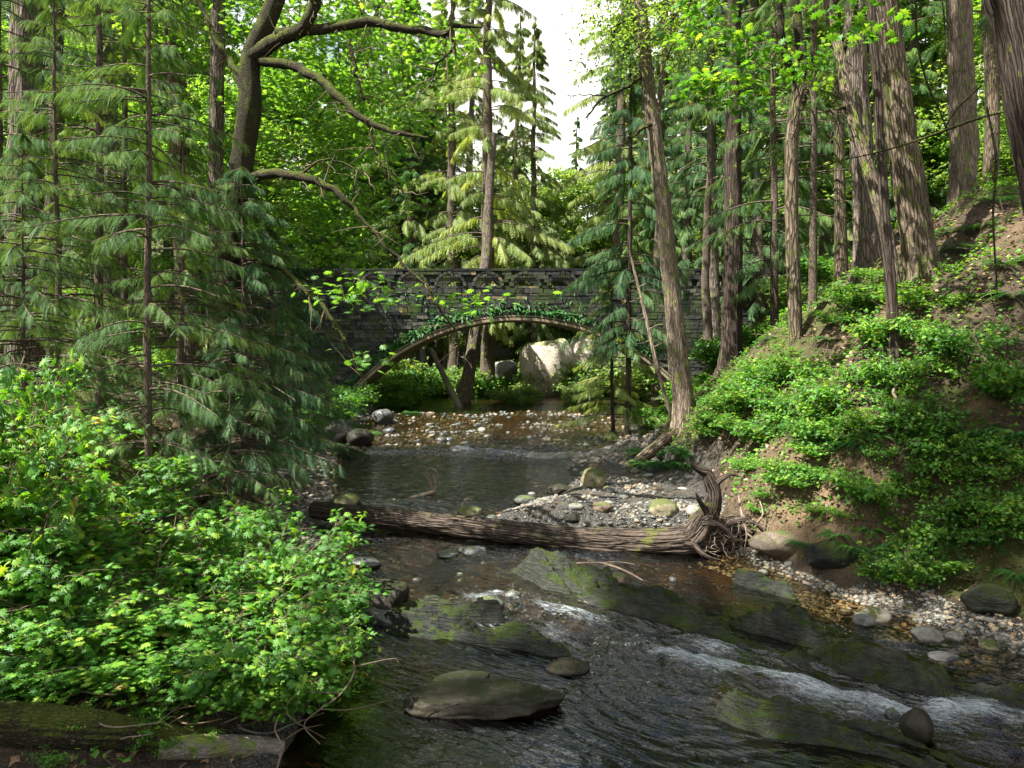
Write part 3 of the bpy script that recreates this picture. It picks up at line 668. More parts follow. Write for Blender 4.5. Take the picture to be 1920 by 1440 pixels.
# bedrock ledges: long ridges of layered rock
def ledge(label, pts, h, seed, mat='ledge', name='rock_ledge', n=260, m=60):
    """pts: (px, py, Yd, half width)"""
    q = np.array([[*P(a, b, c)[:2], wd, h] for a, b, c, wd in pts]); r = spline(q, n)
    T = nrm(np.gradient(r[:, :2], axis=0)); Nn = np.stack([-T[:, 1], T[:, 0]], -1)
    vv = np.linspace(-1.25, 1.25, m); t = np.linspace(0, 1, n)[:, None]
    L = np.concatenate([[0], np.cumsum(np.hypot(*np.diff(r[:, :2], axis=0).T))])[:, None]
    endt = ss(t / 0.12) * ss((1 - t) / 0.12)
    edge = 1 + 0.38 * fbm(np.stack([L * 1.5 + 0 * vv, np.sign(vv) * 3 + 0 * L, 0 * L + 0 * vv + seed], -1), 3)
    wd = r[:, 2][:, None] * (0.25 + 0.75 * endt) * edge * vv
    x = r[:, 0][:, None] + Nn[:, 0][:, None] * wd; y = r[:, 1][:, None] + Nn[:, 1][:, None] * wd
    prof = (1 - np.abs(vv) ** 2.6)[None] * endt
    nz = fbm(np.stack([L * 1.1 + 0 * vv, wd * 5.5, 0 * wd + seed], -1), 4); nz = np.floor(nz * 7) / 7 * 1.0 + nz * .5
    nz2 = fbm(np.stack([L * 6 + 0 * vv, wd * 20, 0 * wd + seed], -1), 3)
    z = WZ(x, y) + h * (prof * (0.62 + 1.7 * nz) + 0.42 * nz2 * prof) - 0.04 - 0.1 * (1 - prof) * (np.abs(vv) > 0.8)
    g = G(); i = np.arange(n - 1)[:, None] * m; j = np.arange(m - 1)[None]
    F = np.stack([i + j, i + j + 1, i + j + 1 + m, i + j + m], -1).reshape(-1, 4)
    # closed underside
    top = np.stack([x, y, z], -1).reshape(-1, 3); bot = top.copy(); bot[:, 2] = bot[:, 2].min() - 0.15
    g.add(top, F, 0.5, None, 0, True); g.add(bot, F[:, ::-1], 0.5)
    rim = np.concatenate([np.arange(m), np.arange(1, n) * m + m - 1, (n - 1) * m + np.arange(m - 2, -1, -1), np.arange(n - 2, 0, -1) * m])
    r2 = np.roll(rim, -1); k = n * m
    g.add(np.concatenate([top, bot]), np.stack([rim, rim + k, r2 + k, r2], -1), 0.5)
    return tag(g.obj(name, M[mat], None, tuple(top.mean(0))), label, 'rock ledge')
ledge('long mossy bedrock ledge running diagonally down the middle of the creek', [(930, 1058, 11.4, .20), (1060, 1105, 10.6, .34), (1230, 1170, 9.5, .46), (1400, 1215, 8.8, .52), (1560, 1262, 8.1, .50), (1720, 1310, 7.5, .34), (1800, 1340, 7.15, .2)], 0.28, 3)
ledge('dark wet ledge between the reflecting pool and the small falls', [(690, 1172, 9.6, .12), (790, 1190, 9.35, .24), (900, 1212, 9.05, .22), (1000, 1232, 8.8, .2), (1090, 1255, 8.5, .18)], 0.2, 7)
ledge('low dark shelf below the left shore slabs', [(640, 1170, 9.8, .15), (760, 1178, 9.6, .2), (880, 1185, 9.4, .14), (960, 1196, 9.3, .1)], 0.17, 9)
ledge('mossy ledge at the bottom right corner of the creek', [(1330, 1330, 7.2, .16), (1420, 1370, 6.8, .22), (1560, 1400, 6.5, .30), (1700, 1432, 6.2, .3), (1840, 1500, 5.7, .3)], 0.2, 13)
ledge('narrow ledge around the amber pool at the bottom', [(1262, 1338, 7.3, .08), (1270, 1375, 6.95, .11), (1310, 1410, 6.6, .12), (1400, 1480, 6.0, .2)], 0.13, 17)
ledge('green ledge continuing at the far right of the rapids', [(1740, 1300, 7.6, .1), (1830, 1325, 7.3, .2), (1960, 1365, 6.9, .25)], 0.18, 19)
ledge('rough dark rock strip in the brown channel', [(1370, 1098, 10.8, .08), (1440, 1110, 10.4, .15), (1500, 1132, 10.0, .1)], 0.15, 23)
ledge('long pale gravel spit reaching into the upper pool', [(980, 852, 21.2, .2), (1060, 846, 21.3, .35), (1180, 835, 22.2, .5)], 0.16, 29, 'stone')
ledge('low flat ledge on the left shore of the upper pool', [(560, 822, 24.5, .5), (640, 850, 22.0, .35), (700, 858, 21.2, .15)], 0.14, 37)

# river stones: the 300 that show largest stand alone, the rest is gravel
protos = []
rs = np.random.RandomState(11)
for k in range(12):
    v, f = rock(100 + k, (1, rs.uniform(.65, .95), rs.uniform(.38, .62)), 2, 7, 0.10, 0.7)
    g = G(); g.add(v, f, 0.5, None, 0, True); protos.append(g.mesh('river_stone', M[['stone', 'stone', 'wet_rock', 'brown_stone'][k % 4]]))
def stone_spots(n, box, keep, s0, s1, seed):
    r = np.random.RandomState(seed); out = []
    while len(out) < n:
        x = r.uniform(box[0], box[1]); y = r.uniform(box[2], box[3])
        if keep(x, y): out.append((x, y, s0 * (s1 / s0) ** (r.rand() ** 2.2)))
    return out
def dshore(x, y): return max(XL(y) - x, x - XR(y))
zones = [
 ('stones', 72, (3.3, 6.6, 6.9, 11.5), lambda x, y: -0.85 < dshore(x, y) < 0.35 and x > 0, .035, .10, 'grey cobble on the right gravel beach beside the rapids', 'cobbles on the right gravel beach'),
 ('bar', 66, (-0.4, 3.8, 13.2, 20.0), lambda x, y: bar(x, y) > 0.12 and dshore(x, y) < 0, .05, .20, 'grey stone on the gravel bar behind the fallen log', 'stones on the gravel bar'),
 ('riffle', 90, (-6.4, 3.4, 21.8, 33.0), lambda x, y: dshore(x, y) < 0.2, .09, .30, 'dark stone in the shallow riffle below the bridge', 'stones in the riffle below the bridge'),
 ('shallows', 32, (-2.8, 2.2, 13.2, 16.0), lambda x, y: dshore(x, y) < -.1 and bar(x, y) < .3, .05, .14, 'wet stone in the shallows just behind the fallen log', 'wet stones behind the fallen log'),
 ('left', 14, (-7.0, -3.0, 15.5, 26), lambda x, y: -0.5 < XL(y) - x < 0.9, .07, .22, 'stone on the left shore of the upper pool', 'stones on the left shore of the upper pool'),
 ('log', 26, (-1.8, 3.2, 10.2, 13.6), lambda x, y: dshore(x, y) < 0 , .05, .13, 'low wet stone in the stream near the fallen log', 'wet stones near the fallen log'),
]
for zi, (nm, n, box, keep, s0, s1, lab, grp) in enumerate(zones):
    for k, (x, y, s) in enumerate(sorted(stone_spots(n, box, keep, s0, s1, 50 + zi), key=lambda t: -t[2])):
        wetk = (nm in ('riffle', 'log', 'shallows') and rs.rand() < 0.82)
        mk_ = protos[[2, 6, 10][k % 3]] if wetk else protos[[0, 1, 3, 4, 5, 7, 8, 9, 11][k % 9]]
        o = bpy.data.objects.new('river_stone', mk_); sc.collection.objects.link(o)
        z = max(ground(x, y), float(WZ(x, y)) - 0.25 * s - 0.02)
        o.location = (x, y, z + s * 0.16); o.scale = (s, s, s * rs.uniform(.8, 1.2)); o.rotation_euler = (rs.uniform(-.2, .2), rs.uniform(-.2, .2), rs.uniform(0, 6.3))
        tag(o, lab, 'stone', grp)
def gravel(name, n, box, keep, s0, s1, seed, mats, sub=1):
    g = G(); r = np.random.RandomState(seed); tv, tf = ICO[sub]
    x = r.uniform(box[0], box[1], n * 6); y = r.uniform(box[2], box[3], n * 6); k = keep(x, y); x, y = x[k][:n], y[k][:n]
    s = s0 * (s1 / s0) ** (r.rand(len(x)) ** 2); N = len(x)
    A = nrm(r.normal(size=(N, 3)) * [1, 1, .15]); F_ = frames(A, np.array([[0.1, 0.1, 1.0]]) + r.normal(0, .15, (N, 3)))
    Ms = F_ * s[:, None, None] * np.stack([np.ones(N), r.uniform(.6, 1, N), r.uniform(.35, .7, N)], -1)[:, None, :]
    tv2 = tv * (1 + 0.12 * fbm(tv * 2.1 + seed, 2))[:, None]
    z = HT(x, y) + s * 0.15
    mi = r.randint(0, len(mats), N)
    for q in range(len(mats)):
        kk = mi == q; scatter(g, tv2, tf, Ms[kk], np.stack([x, y, z], -1)[kk], r.rand(kk.sum()), q, True)
    o = g.obj(name, [M[m] for m in mats]); tag(o, kind='stuff'); return o
ds = lambda x, y: np.maximum(XL(y) - x, x - XR(y))
M['pebble'] = rock_mat('pebbles', (0.055, 0.06, 0.06), (0.18, 0.178, 0.16), 0.0, 0.1)
M['pebble_dark'] = rock_mat('dark_pebbles', (0.03, 0.034, 0.036), (0.11, 0.115, 0.11), 0.0, 0.6)
M['pebble_tan'] = rock_mat('tan_pebbles', (0.10, 0.08, 0.055), (0.26, 0.21, 0.155), 0.0, 0.1)
PB = ['pebble', 'pebble_dark', 'pebble_tan', 'pebble']
gravel('beach_gravel', 6500, (2.5, 7.0, 6.5, 12.5), lambda x, y: (ds(x, y) > -0.9) & (ds(x, y) < np.where(y > 10.3, -.05, .5)) & (x > 0), .012, .055, 1, PB)
gravel('bar_gravel', 5500, (-0.8, 4.3, 12.9, 22.5), lambda x, y: (bar(x, y) > 0.05) & (ds(x, y) < 0.2) & (n2(x, y, .8, 72, 3) > -.15), .014, .075, 2, PB + ['pebble_dark', 'pebble_tan'])
gravel('riffle_gravel', 4200, (-7.5, 4.5, 21.3, 37.0), lambda x, y: (ds(x, y) < 1.2) & (n2(x, y, .45, 71, 3) > -.2), .04, .14, 3, ['pebble_dark', 'pebble_dark', 'pebble', 'pebble_tan', 'wet_rock'])
gravel('shore_gravel', 3000, (-7.5, -2, 9.0, 26.0), lambda x, y: (XL(y) - x > -0.6) & (XL(y) - x < 0.9), .02, .09, 4, PB)
gravel('streambed_gravel', 2500, (-3.0, 5.5, 8.5, 15.0), lambda x, y: (ds(x, y) < -0.2), .015, .06, 5, ['pebble_dark', 'wet_rock'])

# ------------------------------------------------------------------ the fallen log
def px3(pts): return np.array([[*P(a, b, c), r] for a, b, c, r in pts])
LO = tuple(P(990, 1000, 12.6))
log = thing('fallen_log', 'long fallen tree trunk spanning the creek with its root end on the right bank', 'log', LO)
g = G(); q = spline(px3([(588, 955, 13.9, .20), (640, 962, 13.7, .215), (800, 980, 13.2, .235), (960, 999, 12.7, .255), (1120, 1016, 12.35, .29), (1240, 1020, 12.15, .32), (1310, 1012, 12.15, .34), (1375, 1003, 12.3, .38), (1430, 1000, 12.6, .40)]), 300)
tubes(g, q[:, :3], q[:, 3] * .84, 90, 0.16, 2, ridge=0.02); g.obj('trunk', M['log_bark'], log, LO)
g = G(); q = spline(px3([(1270, 1035, 12.1, .22), (1305, 1000, 12.05, .23), (1330, 960, 12.0, .19), (1338, 925, 12.0, .15), (1330, 900, 12.0, .13), (1322, 885, 12.0, .10), (1306, 877, 11.95, .06), (1296, 870, 11.9, .02)]), 60)
tubes(g, q[:, :3], q[:, 3] * .85, 22, 0.38, 5, ridge=.08, nridge=5)
for kk, l in enumerate([[(1330, 930, 12.0, .07), (1345, 905, 11.95, .05), (1368, 890, 11.9, .03), (1385, 893, 11.9, .012)], [(1325, 960, 11.9, .06), (1312, 940, 11.8, .04), (1305, 925, 11.75, .012)], [(1318, 980, 11.9, .06), (1350, 985, 11.75, .05), (1375, 1010, 11.65, .03), (1372, 1040, 11.6, .012)], [(1300, 1020, 11.85, .05), (1320, 1040, 11.7, .035), (1352, 1052, 11.6, .012)], [(1340, 1000, 12.0, .08), (1385, 975, 11.9, .06), (1420, 985, 11.8, .035), (1436, 1010, 11.8, .012)]]):
    q = spline(px3(l), 20); tubes(g, q[:, :3], q[:, 3], 9, .3, 11 + kk)
g.obj('upright_root', M['log_bark'], log, LO)
g = G(); q = spline(px3([(697, 985, 13.3, .035), (698, 1002, 13.25, .03), (695, 1018, 13.2, .018)]), 8); tubes(g, q[:, :3], q[:, 3], 8, 0.1); g.obj('branch_stub', M['log_bark'], log, LO)
g = G(); r = np.random.RandomState(3); LN = []; RR = []
for k in range(70):
    b = P(r.uniform(1335, 1425), r.uniform(955, 1050), 11.75 + r.rand() * .25); d = nrm(r.normal(size=3) * [1.2, .9, .8] + [0.1, -.6, -.35]); L = r.uniform(.15, .55)
    pts = [b + d * L * t + r.normal(0, .035, 3) * t for t in np.linspace(0, 1, 7)]; LN.append(pts); RR.append(np.linspace(r.uniform(.004, .011), .0015, 7))
tubes(g, np.array(LN), np.array(RR), 5); g.obj('root_tangle', M['dead_wood'], log, LO)
def sticks(name, label, cat, lines, mat, loc, n=22, ns=8, rough=.08, group=None):
    """lines: list of pixel polylines"""
    g = G()
    for k, l in enumerate(lines):
        q = spline(px3(l), n); tubes(g, q[:, :3], q[:, 3], ns, rough, k)
    return tag(g.obj(name, M[mat], None, tuple(P(*loc))), label, cat, group)
sticks('branch', 'thin bleached branch curving in the water below the log', 'branch', [[(1066, 1057, 11.0, .012), (1120, 1055, 10.9, .014), (1150, 1062, 10.8, .018), (1175, 1072, 10.7, .016), (1205, 1088, 10.5, .010)], [(1100, 1045, 10.95, .008), (1106, 1055, 10.9, .010), (1112, 1056, 10.85, .008)], [(1120, 1055, 10.9, .01), (1160, 1054, 10.95, .009), (1190, 1058, 10.9, .005)]], 'dead_wood', (1130, 1060, 10.8))
sticks('driftwood', 'upturned mossy driftwood snag at the foot of the upper pool', 'driftwood', [[(705, 948, 15.6, .03), (760, 938, 15.8, .05), (800, 926, 16.0, .05), (815, 922, 16.1, .04)], [(812, 924, 16.1, .04), (806, 905, 16.1, .03), (798, 893, 16.1, .025)], [(812, 922, 16.1, .03), (820, 905, 16.15, .025), (818, 885, 16.1, .02), (808, 878, 16.1, .015), (798, 884, 16.1, .01)]] + [[(812 + a, 905, 16.1, .012), (806 + a, 890, 16.05, .01), (800 + 1.5 * a, 880 + abs(a), 16.0, .006)] for a in (-8, -3, 4, 9)], 'dead_wood', (780, 925, 16))
sticks('driftwood', 'forked pale driftwood stick on the gravel bar', 'driftwood', [[(1245, 915, 16.5, .03), (1238, 935, 16.3, .03), (1222, 948, 16.1, .025), (1180, 958, 15.8, .02)], [(1222, 948, 16.1, .02), (1195, 952, 16.0, .015), (1170, 975, 15.6, .012)]], 'dead_wood', (1220, 945, 16.2))
sticks('driftwood', 'short upright pale stick among stones at the pool outlet', 'driftwood', [[(867, 952, 15.6, .03), (872, 940, 15.6, .035), (880, 934, 15.6, .03)], [(880, 936, 15.6, .03), (892, 945, 15.5, .03)]], 'dead_wood', (875, 945, 15.6))
sticks('fallen_log', 'mossy fallen trunk slanting up the right bank behind the gravel bar', 'log', [[(1178, 882, 18.4, .12), (1215, 850, 18.9, .15), (1260, 815, 19.4, .16), (1310, 785, 19.9, .16), (1350, 755, 20.6, .15)]], 'fir_bark_mossy', (1250, 830, 19.2), 30, 14)
sticks('fallen_log', 'bare grey log leaning down to the far gravel under the arch', 'log', [[(808, 655, 39.0, .12), (830, 700, 38.0, .15), (850, 740, 37.3, .16), (866, 770, 36.8, .16)]], 'grey_bark', (840, 715, 38), 16, 12)
sticks('branch', 'forked grey branch reaching from the left shrubs over the pool', 'branch', [[(445, 1265, 7.7, .035), (500, 1290, 7.55, .038), (545, 1303, 7.5, .03), (600, 1306, 7.5, .014)], [(425, 1355, 7.0, .03), (480, 1338, 7.1, .03), (540, 1320, 7.3, .025), (590, 1312, 7.4, .012)]], 'grey_bark', (510, 1310, 6.9))
sticks('branch', 'slender crooked twig standing out of the bottom pool', 'branch', [[(520, 1440, 6.0, .01), (528, 1400, 6.0, .009), (516, 1370, 6.0, .007), (520, 1348, 6.0, .005)]], 'dead_wood', (520, 1400, 6))
sticks('branch', 'bare looping vine branch hanging over the left side of the pool', 'branch', [[(640, 1170, 7.4, .012), (665, 1250, 6.9, .010), (640, 1300, 6.7, .009), (600, 1330, 6.5, .008), (570, 1360, 6.3, .006), (600, 1395, 6.2, .005)], [(665, 1250, 6.9, .007), (735, 1235, 7.0, .005), (748, 1243, 7.0, .003)], [(600, 1330, 6.5, .006), (660, 1330, 6.6, .005), (740, 1310, 6.8, .003)], [(640, 1300, 6.7, .006), (560, 1300, 6.5, .005), (540, 1340, 6.4, .004), (610, 1385, 6.3, .003)]], 'twig', (640, 1290, 6.8))
sticks('branch', 'straight dead branch propped on the right gravel beach', 'branch', [[(1520, 1065, 11.0, .016), (1570, 1095, 10.7, .018), (1607, 1110, 10.4, .014)]], 'dead_wood', (1570, 1090, 10.7))
sticks('root', 'gnarled pale root looping out of the cut right bank', 'root', [[(1385, 930, 12.2, .015), (1392, 970, 11.9, .018), (1400, 1000, 11.8, .016), (1395, 1035, 11.8, .01)], [(1392, 965, 11.9, .015), (1410, 985, 11.8, .016), (1430, 965, 11.9, .012), (1425, 940, 12.1, .01)], [(1400, 1000, 11.8, .02), (1425, 1020, 11.7, .012), (1440, 1045, 11.7, .006)]], 'dead_wood', (1400, 990, 11.8))
sticks('root', 'long bare root snaking down the dark right bank', 'root', [[(1690, 710, 11.6, .02), (1675, 735, 11.4, .022), (1690, 755, 11.2, .02), (1705, 762, 11.1, .015)]], 'dead_wood', (1690, 740, 11.3))
sticks('fallen_log', 'old mossy log buried under the cedar boughs on the left bank', 'log', [[(215, 868, 12.0, .13), (320, 905, 11.8, .15), (420, 940, 11.6, .14), (500, 965, 11.6, .1)]], 'mossy_limb', (360, 920, 11.8), 30, 14, .12)

def ground_log(label, pts, mat, seed, ns=64, n=160):
    q = []
    for (a, b, r_) in pts:
        p = at_ground(a, b, 3.5, 30); p[2] = max(p[2], float(WZ(p[0], p[1]))) + r_ * .55; q.append([*p, r_])
    q = spline(q, n); g = G(); tubes(g, q[:, :3], q[:, 3], ns, .12, seed)
    for e in (0, -1): g.add(np.vstack([g.v[0].reshape(n, ns, 3)[e], q[e, :3][None]]), np.array([[k, (k + 1) % ns, ns] for k in range(ns)]), .5, None, 0, True)
    return tag(g.obj('fallen_log', M[mat], None, tuple(q[n // 2, :3])), label, 'log')
ground_log('mossy log lying across the bottom left corner', [(-120, 1372, .17), (40, 1378, .165), (160, 1386, .15), (270, 1396, .13), (370, 1405, .11)], 'mossy_limb', 3)
ground_log('bare dark log poking into the pool at the bottom left', [(300, 1412, .10), (390, 1412, .10), (460, 1410, .095), (530, 1412, .07)], 'grey_bark', 8)
# ------------------------------------------------------------------ trees
RS = np.random.RandomState(2024)
def frond_tpl(n=11, ang=52, w=0.34, lw=0.030, droop=0.22, tri=True):
    """flat drooping cedar spray of unit length along +x: comb of thin pointed leaflets"""
    V = []; F = []
    def z(x): return -droop * x * x
    V += [[0, -.010, 0], [0, .010, 0], [1, 0, z(1)]]; F.append([0, 1, 2])
    for k in range(n):
        s = (k + 0.6) / n; L = w * (math.sin(math.pi * (0.12 + 0.82 * s)) ** 0.8) * (1.0 if k % 2 else 0.86)
        for sg in (-1, 1):
            a = math.radians(ang) * sg * (1 - 0.25 * s); dx, dy = math.cos(a) * L, math.sin(a) * L; b = len(V)
            V += [[s - lw, 0, z(s)], [s + lw, 0, z(s)], [s + dx, dy, z(s + dx * .6) - 0.35 * L * L - .01], ]; F.append([b, b + 1, b + 2])
    return np.array(V), np.array(F)
FR = {'near': frond_tpl(13, 48, .30, .016, .3), 'mid': frond_tpl(9, 50, .33, .028, .3), 'far': frond_tpl(6, 52, .38, .055, .35)}
def leaf_tpl(lobes=7, pleat=0.06):
    """palmate maple leaf, unit width, petiole at the origin, growing along +x"""
    ang = np.radians([180, 150, 118, 98, 80, 62, 47, 32, 17, 0])[::-1]
    rad = np.array([.56, .30, .52, .28, .50, .27, .42, .24, .30, .06])
    pts = [[.06 + rad[0], 0, 0]]
    for a, r in zip(ang[1:-1], rad[1:-1]): pts.append([.06 + r * math.cos(a), r * math.sin(a), 0])
    left = pts[1:]; pts = [[p[0], -p[1], 0] for p in left[::-1]] + [pts[0]] + left
    V = np.array([[.06, 0, pleat]] + pts + [[0, 0, 0]]); r = np.hypot(V[:, 0], V[:, 1]); V[:, 2] -= 0.2 * r * r
    n = len(V) - 1; F = [[0, k, k + 1] for k in range(1, n)] + [[0, n, 1]]
    return V, np.array(F)
LEAF = leaf_tpl()
LEAF_S = (np.array([[0, 0, 0], [.35, -.45, -.08], [.55, -.18, -.05], [1, 0, -.2], [.55, .18, -.05], [.35, .45, -.08], [.3, 0, .05]]), np.array([[0, 1, 6], [1, 2, 6], [2, 3, 6], [3, 4, 6], [4, 5, 6], [5, 0, 6]]))
LEAF_O = (np.array([[0, 0, 0], [.4, -.3, -.02], [1, 0, -.12], [.4, .3, -.02]]), np.array([[0, 1, 2], [0, 2, 3]]))

def leaf_clusters(g, C, D, n, s0, s1, spread, tpl, seed=0, tilt=0.35, mat=0, flat=0.35, rb=None):
    """n leaves round each point C (N,3), roughly horizontal; D (N,3) outward direction"""
    r = np.random.RandomState(seed); N = len(C)
    c = np.repeat(C, n, 0); d = np.repeat(D, n, 0); m = len(c)
    pos = c + r.normal(0, 1, (m, 3)) * spread * [1, 1, flat]
    fwd = nrm(d * 0.6 + r.normal(0, .7, (m, 3)) * [1, 1, .35] + [0, 0, -.12])
    up = nrm(np.array([[0, 0, 1.]]) + r.normal(0, tilt, (m, 3)))
    s = r.uniform(s0, s1, m)
    rn = np.clip((np.repeat(r.beta(2, 3.2, N) if rb is None else rb, n)) + r.normal(0, .10, m), 0, 1)
    scatter(g, tpl[0], tpl[1], frames(fwd, up) * s[:, None, None], pos, rn, mat)

def conifer(seed, H, cs, cr, nb, nsp, kind, slen, droop=0.35, tip=0.15, hang=0.5, dead=0.0, top=0.05, asym=None, limb=0.035, keep=None, mat=0, bow=0.0):
    """crown + limbs of one conifer standing at the origin; returns (limbs G, crown G)"""
    r = np.random.RandomState(seed); gl, gc = G(), G()
    t = np.sort(r.rand(nb)) ** 0.9; h = H * (cs + (1 - cs - 0.01) * t)
    az = r.rand(nb) * 2 * math.pi
    if asym is not None: az = asym[0] + r.normal(0, asym[1], nb)
    L = cr * (np.clip(1 - t, 0, 1) ** 0.75 * (1 - top) + top) * r.uniform(.6, 1.12, nb) * np.minimum(1, .55 + 3 * t)
    K = 9; s = np.linspace(0, 1, K)
    dh = np.stack([np.cos(az), np.sin(az), 0 * az], -1); swing = np.stack([-np.sin(az), np.cos(az), 0 * az], -1) * r.normal(0, .12, nb)[:, None]
    pts = np.zeros((nb, K, 3)); pts[:, :, 2] = h[:, None]
    pts += (dh[:, None] * s[None, :, None] + swing[:, None] * (s[None, :, None] ** 2)) * L[:, None, None]
    rise = r.uniform(.0, .25, nb); pts[:, :, 2] += L[:, None] * (rise[:, None] * s - (droop + rise[:, None]) * s ** 2 + tip * s ** 4)
    R = (limb * (L / cr) ** 0.8)[:, None] * (1 - 0.9 * s)[None] + 0.003
    gl = gc; tubes(gl, pts, R, 4, mat=1)
    alive = r.rand(nb) >= dead
    idx = np.repeat(np.arange(nb)[alive], nsp); m = len(idx); u = r.rand(m) ** 0.75 * 0.82 + 0.18
    k = u * (K - 1); k0 = np.minimum(k.astype(int), K - 2); fr = (k - k0)[:, None]
    pos = pts[idx, k0] * (1 - fr) + pts[idx, k0 + 1] * fr; T = nrm(pts[idx, k0 + 1] - pts[idx, k0])
    side = nrm(np.cross(T, [0, 0, 1.])) * np.where(r.rand(m) < .5, -1, 1)[:, None]
    fwd = nrm(T * r.uniform(.35, 1.0, (m, 1)) + side * r.uniform(.3, 1.0, (m, 1)) * (1.1 - u[:, None] * .5) + np.stack([0 * u, 0 * u, -hang * r.uniform(.3, 1.5, m)], -1))
    up = nrm(np.array([[0, 0, 1.]]) + r.normal(0, .3, (m, 3)))
    sz = slen * r.uniform(.6, 1.25, m) * (1.15 - .5 * u) * np.clip(L[idx] / cr, .35, 1) ** .4
    rn = np.clip(r.beta(2, 3, nb)[idx] * .55 + r.beta(2, 3, m) * .45 + 0.12 * (u - .5), 0, 1)
    tv, tf = FR[kind]
    scatter(gc, tv, tf, frames(fwd, up) * sz[:, None, None], pos, rn, mat)
    return gl, gc

def trunk_pts(H, lean=(0, 0), bow=(0, 0), n=24, r0=.3, flare=.35, top=.12, jit=.02, seed=0):
    t = np.linspace(0, 1, n); r = np.random.RandomState(seed)
    p = np.zeros((n, 3)); p[:, 2] = t * H - 0.4
    p[:, 0] = lean[0] * t * H + bow[0] * t * t * H; p[:, 1] = lean[1] * t * H + bow[1] * t * t * H
    p[1:, :2] += np.cumsum(r.normal(0, jit, (n - 1, 2)), 0)
    R = r0 * ((1 - t) ** .8 * (1 - top) + top) * (1 + flare * np.exp(-t * H / 0.8))
    return p, R

def tree(name, label, base, H, r0, bark, crown_mat, con, lean=(0, 0), bow=(0, 0), group=None, cat='tree', ns=14, flare=.35, seed=0, rz=0.0, rough=.09, limbs_bark=None, nk=28, lob=0.0):
    root = thing(name, label, cat, base, group, rz)
    p, R = trunk_pts(H, lean, bow, nk, r0, flare, .12, .015 * r0 * 8 * (28 / nk), seed)
    g = G(); tubes(g, p, R, ns, rough, seed, ridge=.04, nridge=7, lobes=(lob * np.exp(-np.linspace(0, 1, nk) * H / .55))[None]); g.obj('trunk', M[bark], root)
    if con:
        gl, gc = con
        for gg in (gc,):
            for v in gg.v:
                z = np.clip(v[:, 2] + .4, 0, H); k = z / H * (len(p) - 1); k0 = np.clip(k.astype(int), 0, len(p) - 2); f = (k - k0)[:, None]
                v[:, :2] += (p[k0] * (1 - f) + p[k0 + 1] * f)[:, :2]
        gc.obj('crown', [M[crown_mat], M[limbs_bark or bark]], root)
    return root

def base_at(px, Yd, dz=0.0):
    x = P(px, 700, Yd)[0]; return (x, Yd, ground(x, Yd) + dz)

# --- trees hand-placed by their trunks: (bottom px, Y) and the pixel of the trunk at the top of the picture
def lean_for(pb, pt, Yd, ptop_py=0):
    b = base_at(pb, Yd); t = P(pt, ptop_py, Yd); return (t[0] - b[0]) / (t[2] - b[2])
def big_tree(label, pb, Yd, pt, H, wpx, bark, crown_mat='fir', con=None, name='fir_tree', seed=1, **k):
    r0 = wpx / 2 / FPX * Yd; ln = lean_for(pb, pt, Yd)
    return tree(name, label, base_at(pb, Yd), H, r0 * 1.12, bark, crown_mat, con, (ln, 0), seed=seed, **k)

# left bank
big_tree('thick grey fir trunk at the left edge of the photo', 36, 15.0, 48, 26, 60, 'fir_bark', 'fir', conifer(1, 26, .55, 3.8, 36, 26, 'mid', .8, .3), ns=72, seed=1, rough=.12, nk=220, lob=.5)
big_tree('straight grey fir trunk left of the mossy maple', 398, 15.5, 412, 25, 30, 'fir_bark', 'fir', conifer(2, 25, .6, 3.2, 34, 24, 'mid', .8, .3), ns=64, seed=2, nk=160, lob=.4)
big_tree('pale slim trunk behind the tall left cedar sapling', 205, 19.0, 200, 24, 34, 'fir_bark', 'fir', conifer(3, 24, .35, 3.8, 70, 26, 'mid', 1.0, .3), seed=3)
big_tree('dark trunk low between the two left cedar saplings', 92, 17.5, 110, 22, 24, 'hemlock_bark', 'cedar', conifer(4, 22, .2, 3.2, 80, 26, 'mid', .8, .35, hang=.8), name='cedar_tree', seed=4)
big_tree('mossy grey trunk behind the hanging boughs on the left bank', 348, 17.0, 330, 20, 42, 'fir_bark_mossy', 'cedar', conifer(5, 20, .5, 2.8, 40, 24, 'mid', .8, .35), name='cedar_tree', seed=5)
def sapling(label, px, Yd, wpx, H, seed, nb, cr, mat='cedar', pt=None, cs=.10, kind='near', slen=.29, nsp=30, bark='hemlock_bark', **k):
    return big_tree(label, px, Yd, pt if pt else px + 3, H, wpx, bark, mat, conifer(seed, H, cs, cr, int(nb * 1.15), int(nsp * 1.5), kind, slen, .28, .10, .6, dead=.12, limb=.018, **k), name='cedar_sapling', seed=seed, flare=.15)
sapling('cedar sapling with a reddish trunk in front of the left bank', 268, 10.0, 15, 10.5, 11, 120, 1.9, pt=276, nsp=38)
sapling('smaller cedar sapling near the left edge', 104, 11.5, 12, 7.2, 12, 80, 2.0, pt=106, nsp=34)
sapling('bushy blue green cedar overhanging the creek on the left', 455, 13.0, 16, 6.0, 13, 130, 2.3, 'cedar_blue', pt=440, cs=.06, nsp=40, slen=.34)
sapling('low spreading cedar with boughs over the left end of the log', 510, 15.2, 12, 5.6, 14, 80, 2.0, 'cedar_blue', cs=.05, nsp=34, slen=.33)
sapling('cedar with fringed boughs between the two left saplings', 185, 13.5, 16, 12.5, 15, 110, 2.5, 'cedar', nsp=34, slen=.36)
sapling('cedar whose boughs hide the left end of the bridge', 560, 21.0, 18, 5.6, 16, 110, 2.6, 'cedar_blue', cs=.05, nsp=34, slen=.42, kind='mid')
sapling('dark cedar behind the fir at the left edge', -10, 12.5, 18, 11.5, 17, 90, 2.3, 'cedar_blue', nsp=34, slen=.36)
sapling('slender cedar filling the gap left of the grey fir trunk', 335, 12.2, 10, 6.0, 19, 100, 2.0, 'cedar', nsp=34)
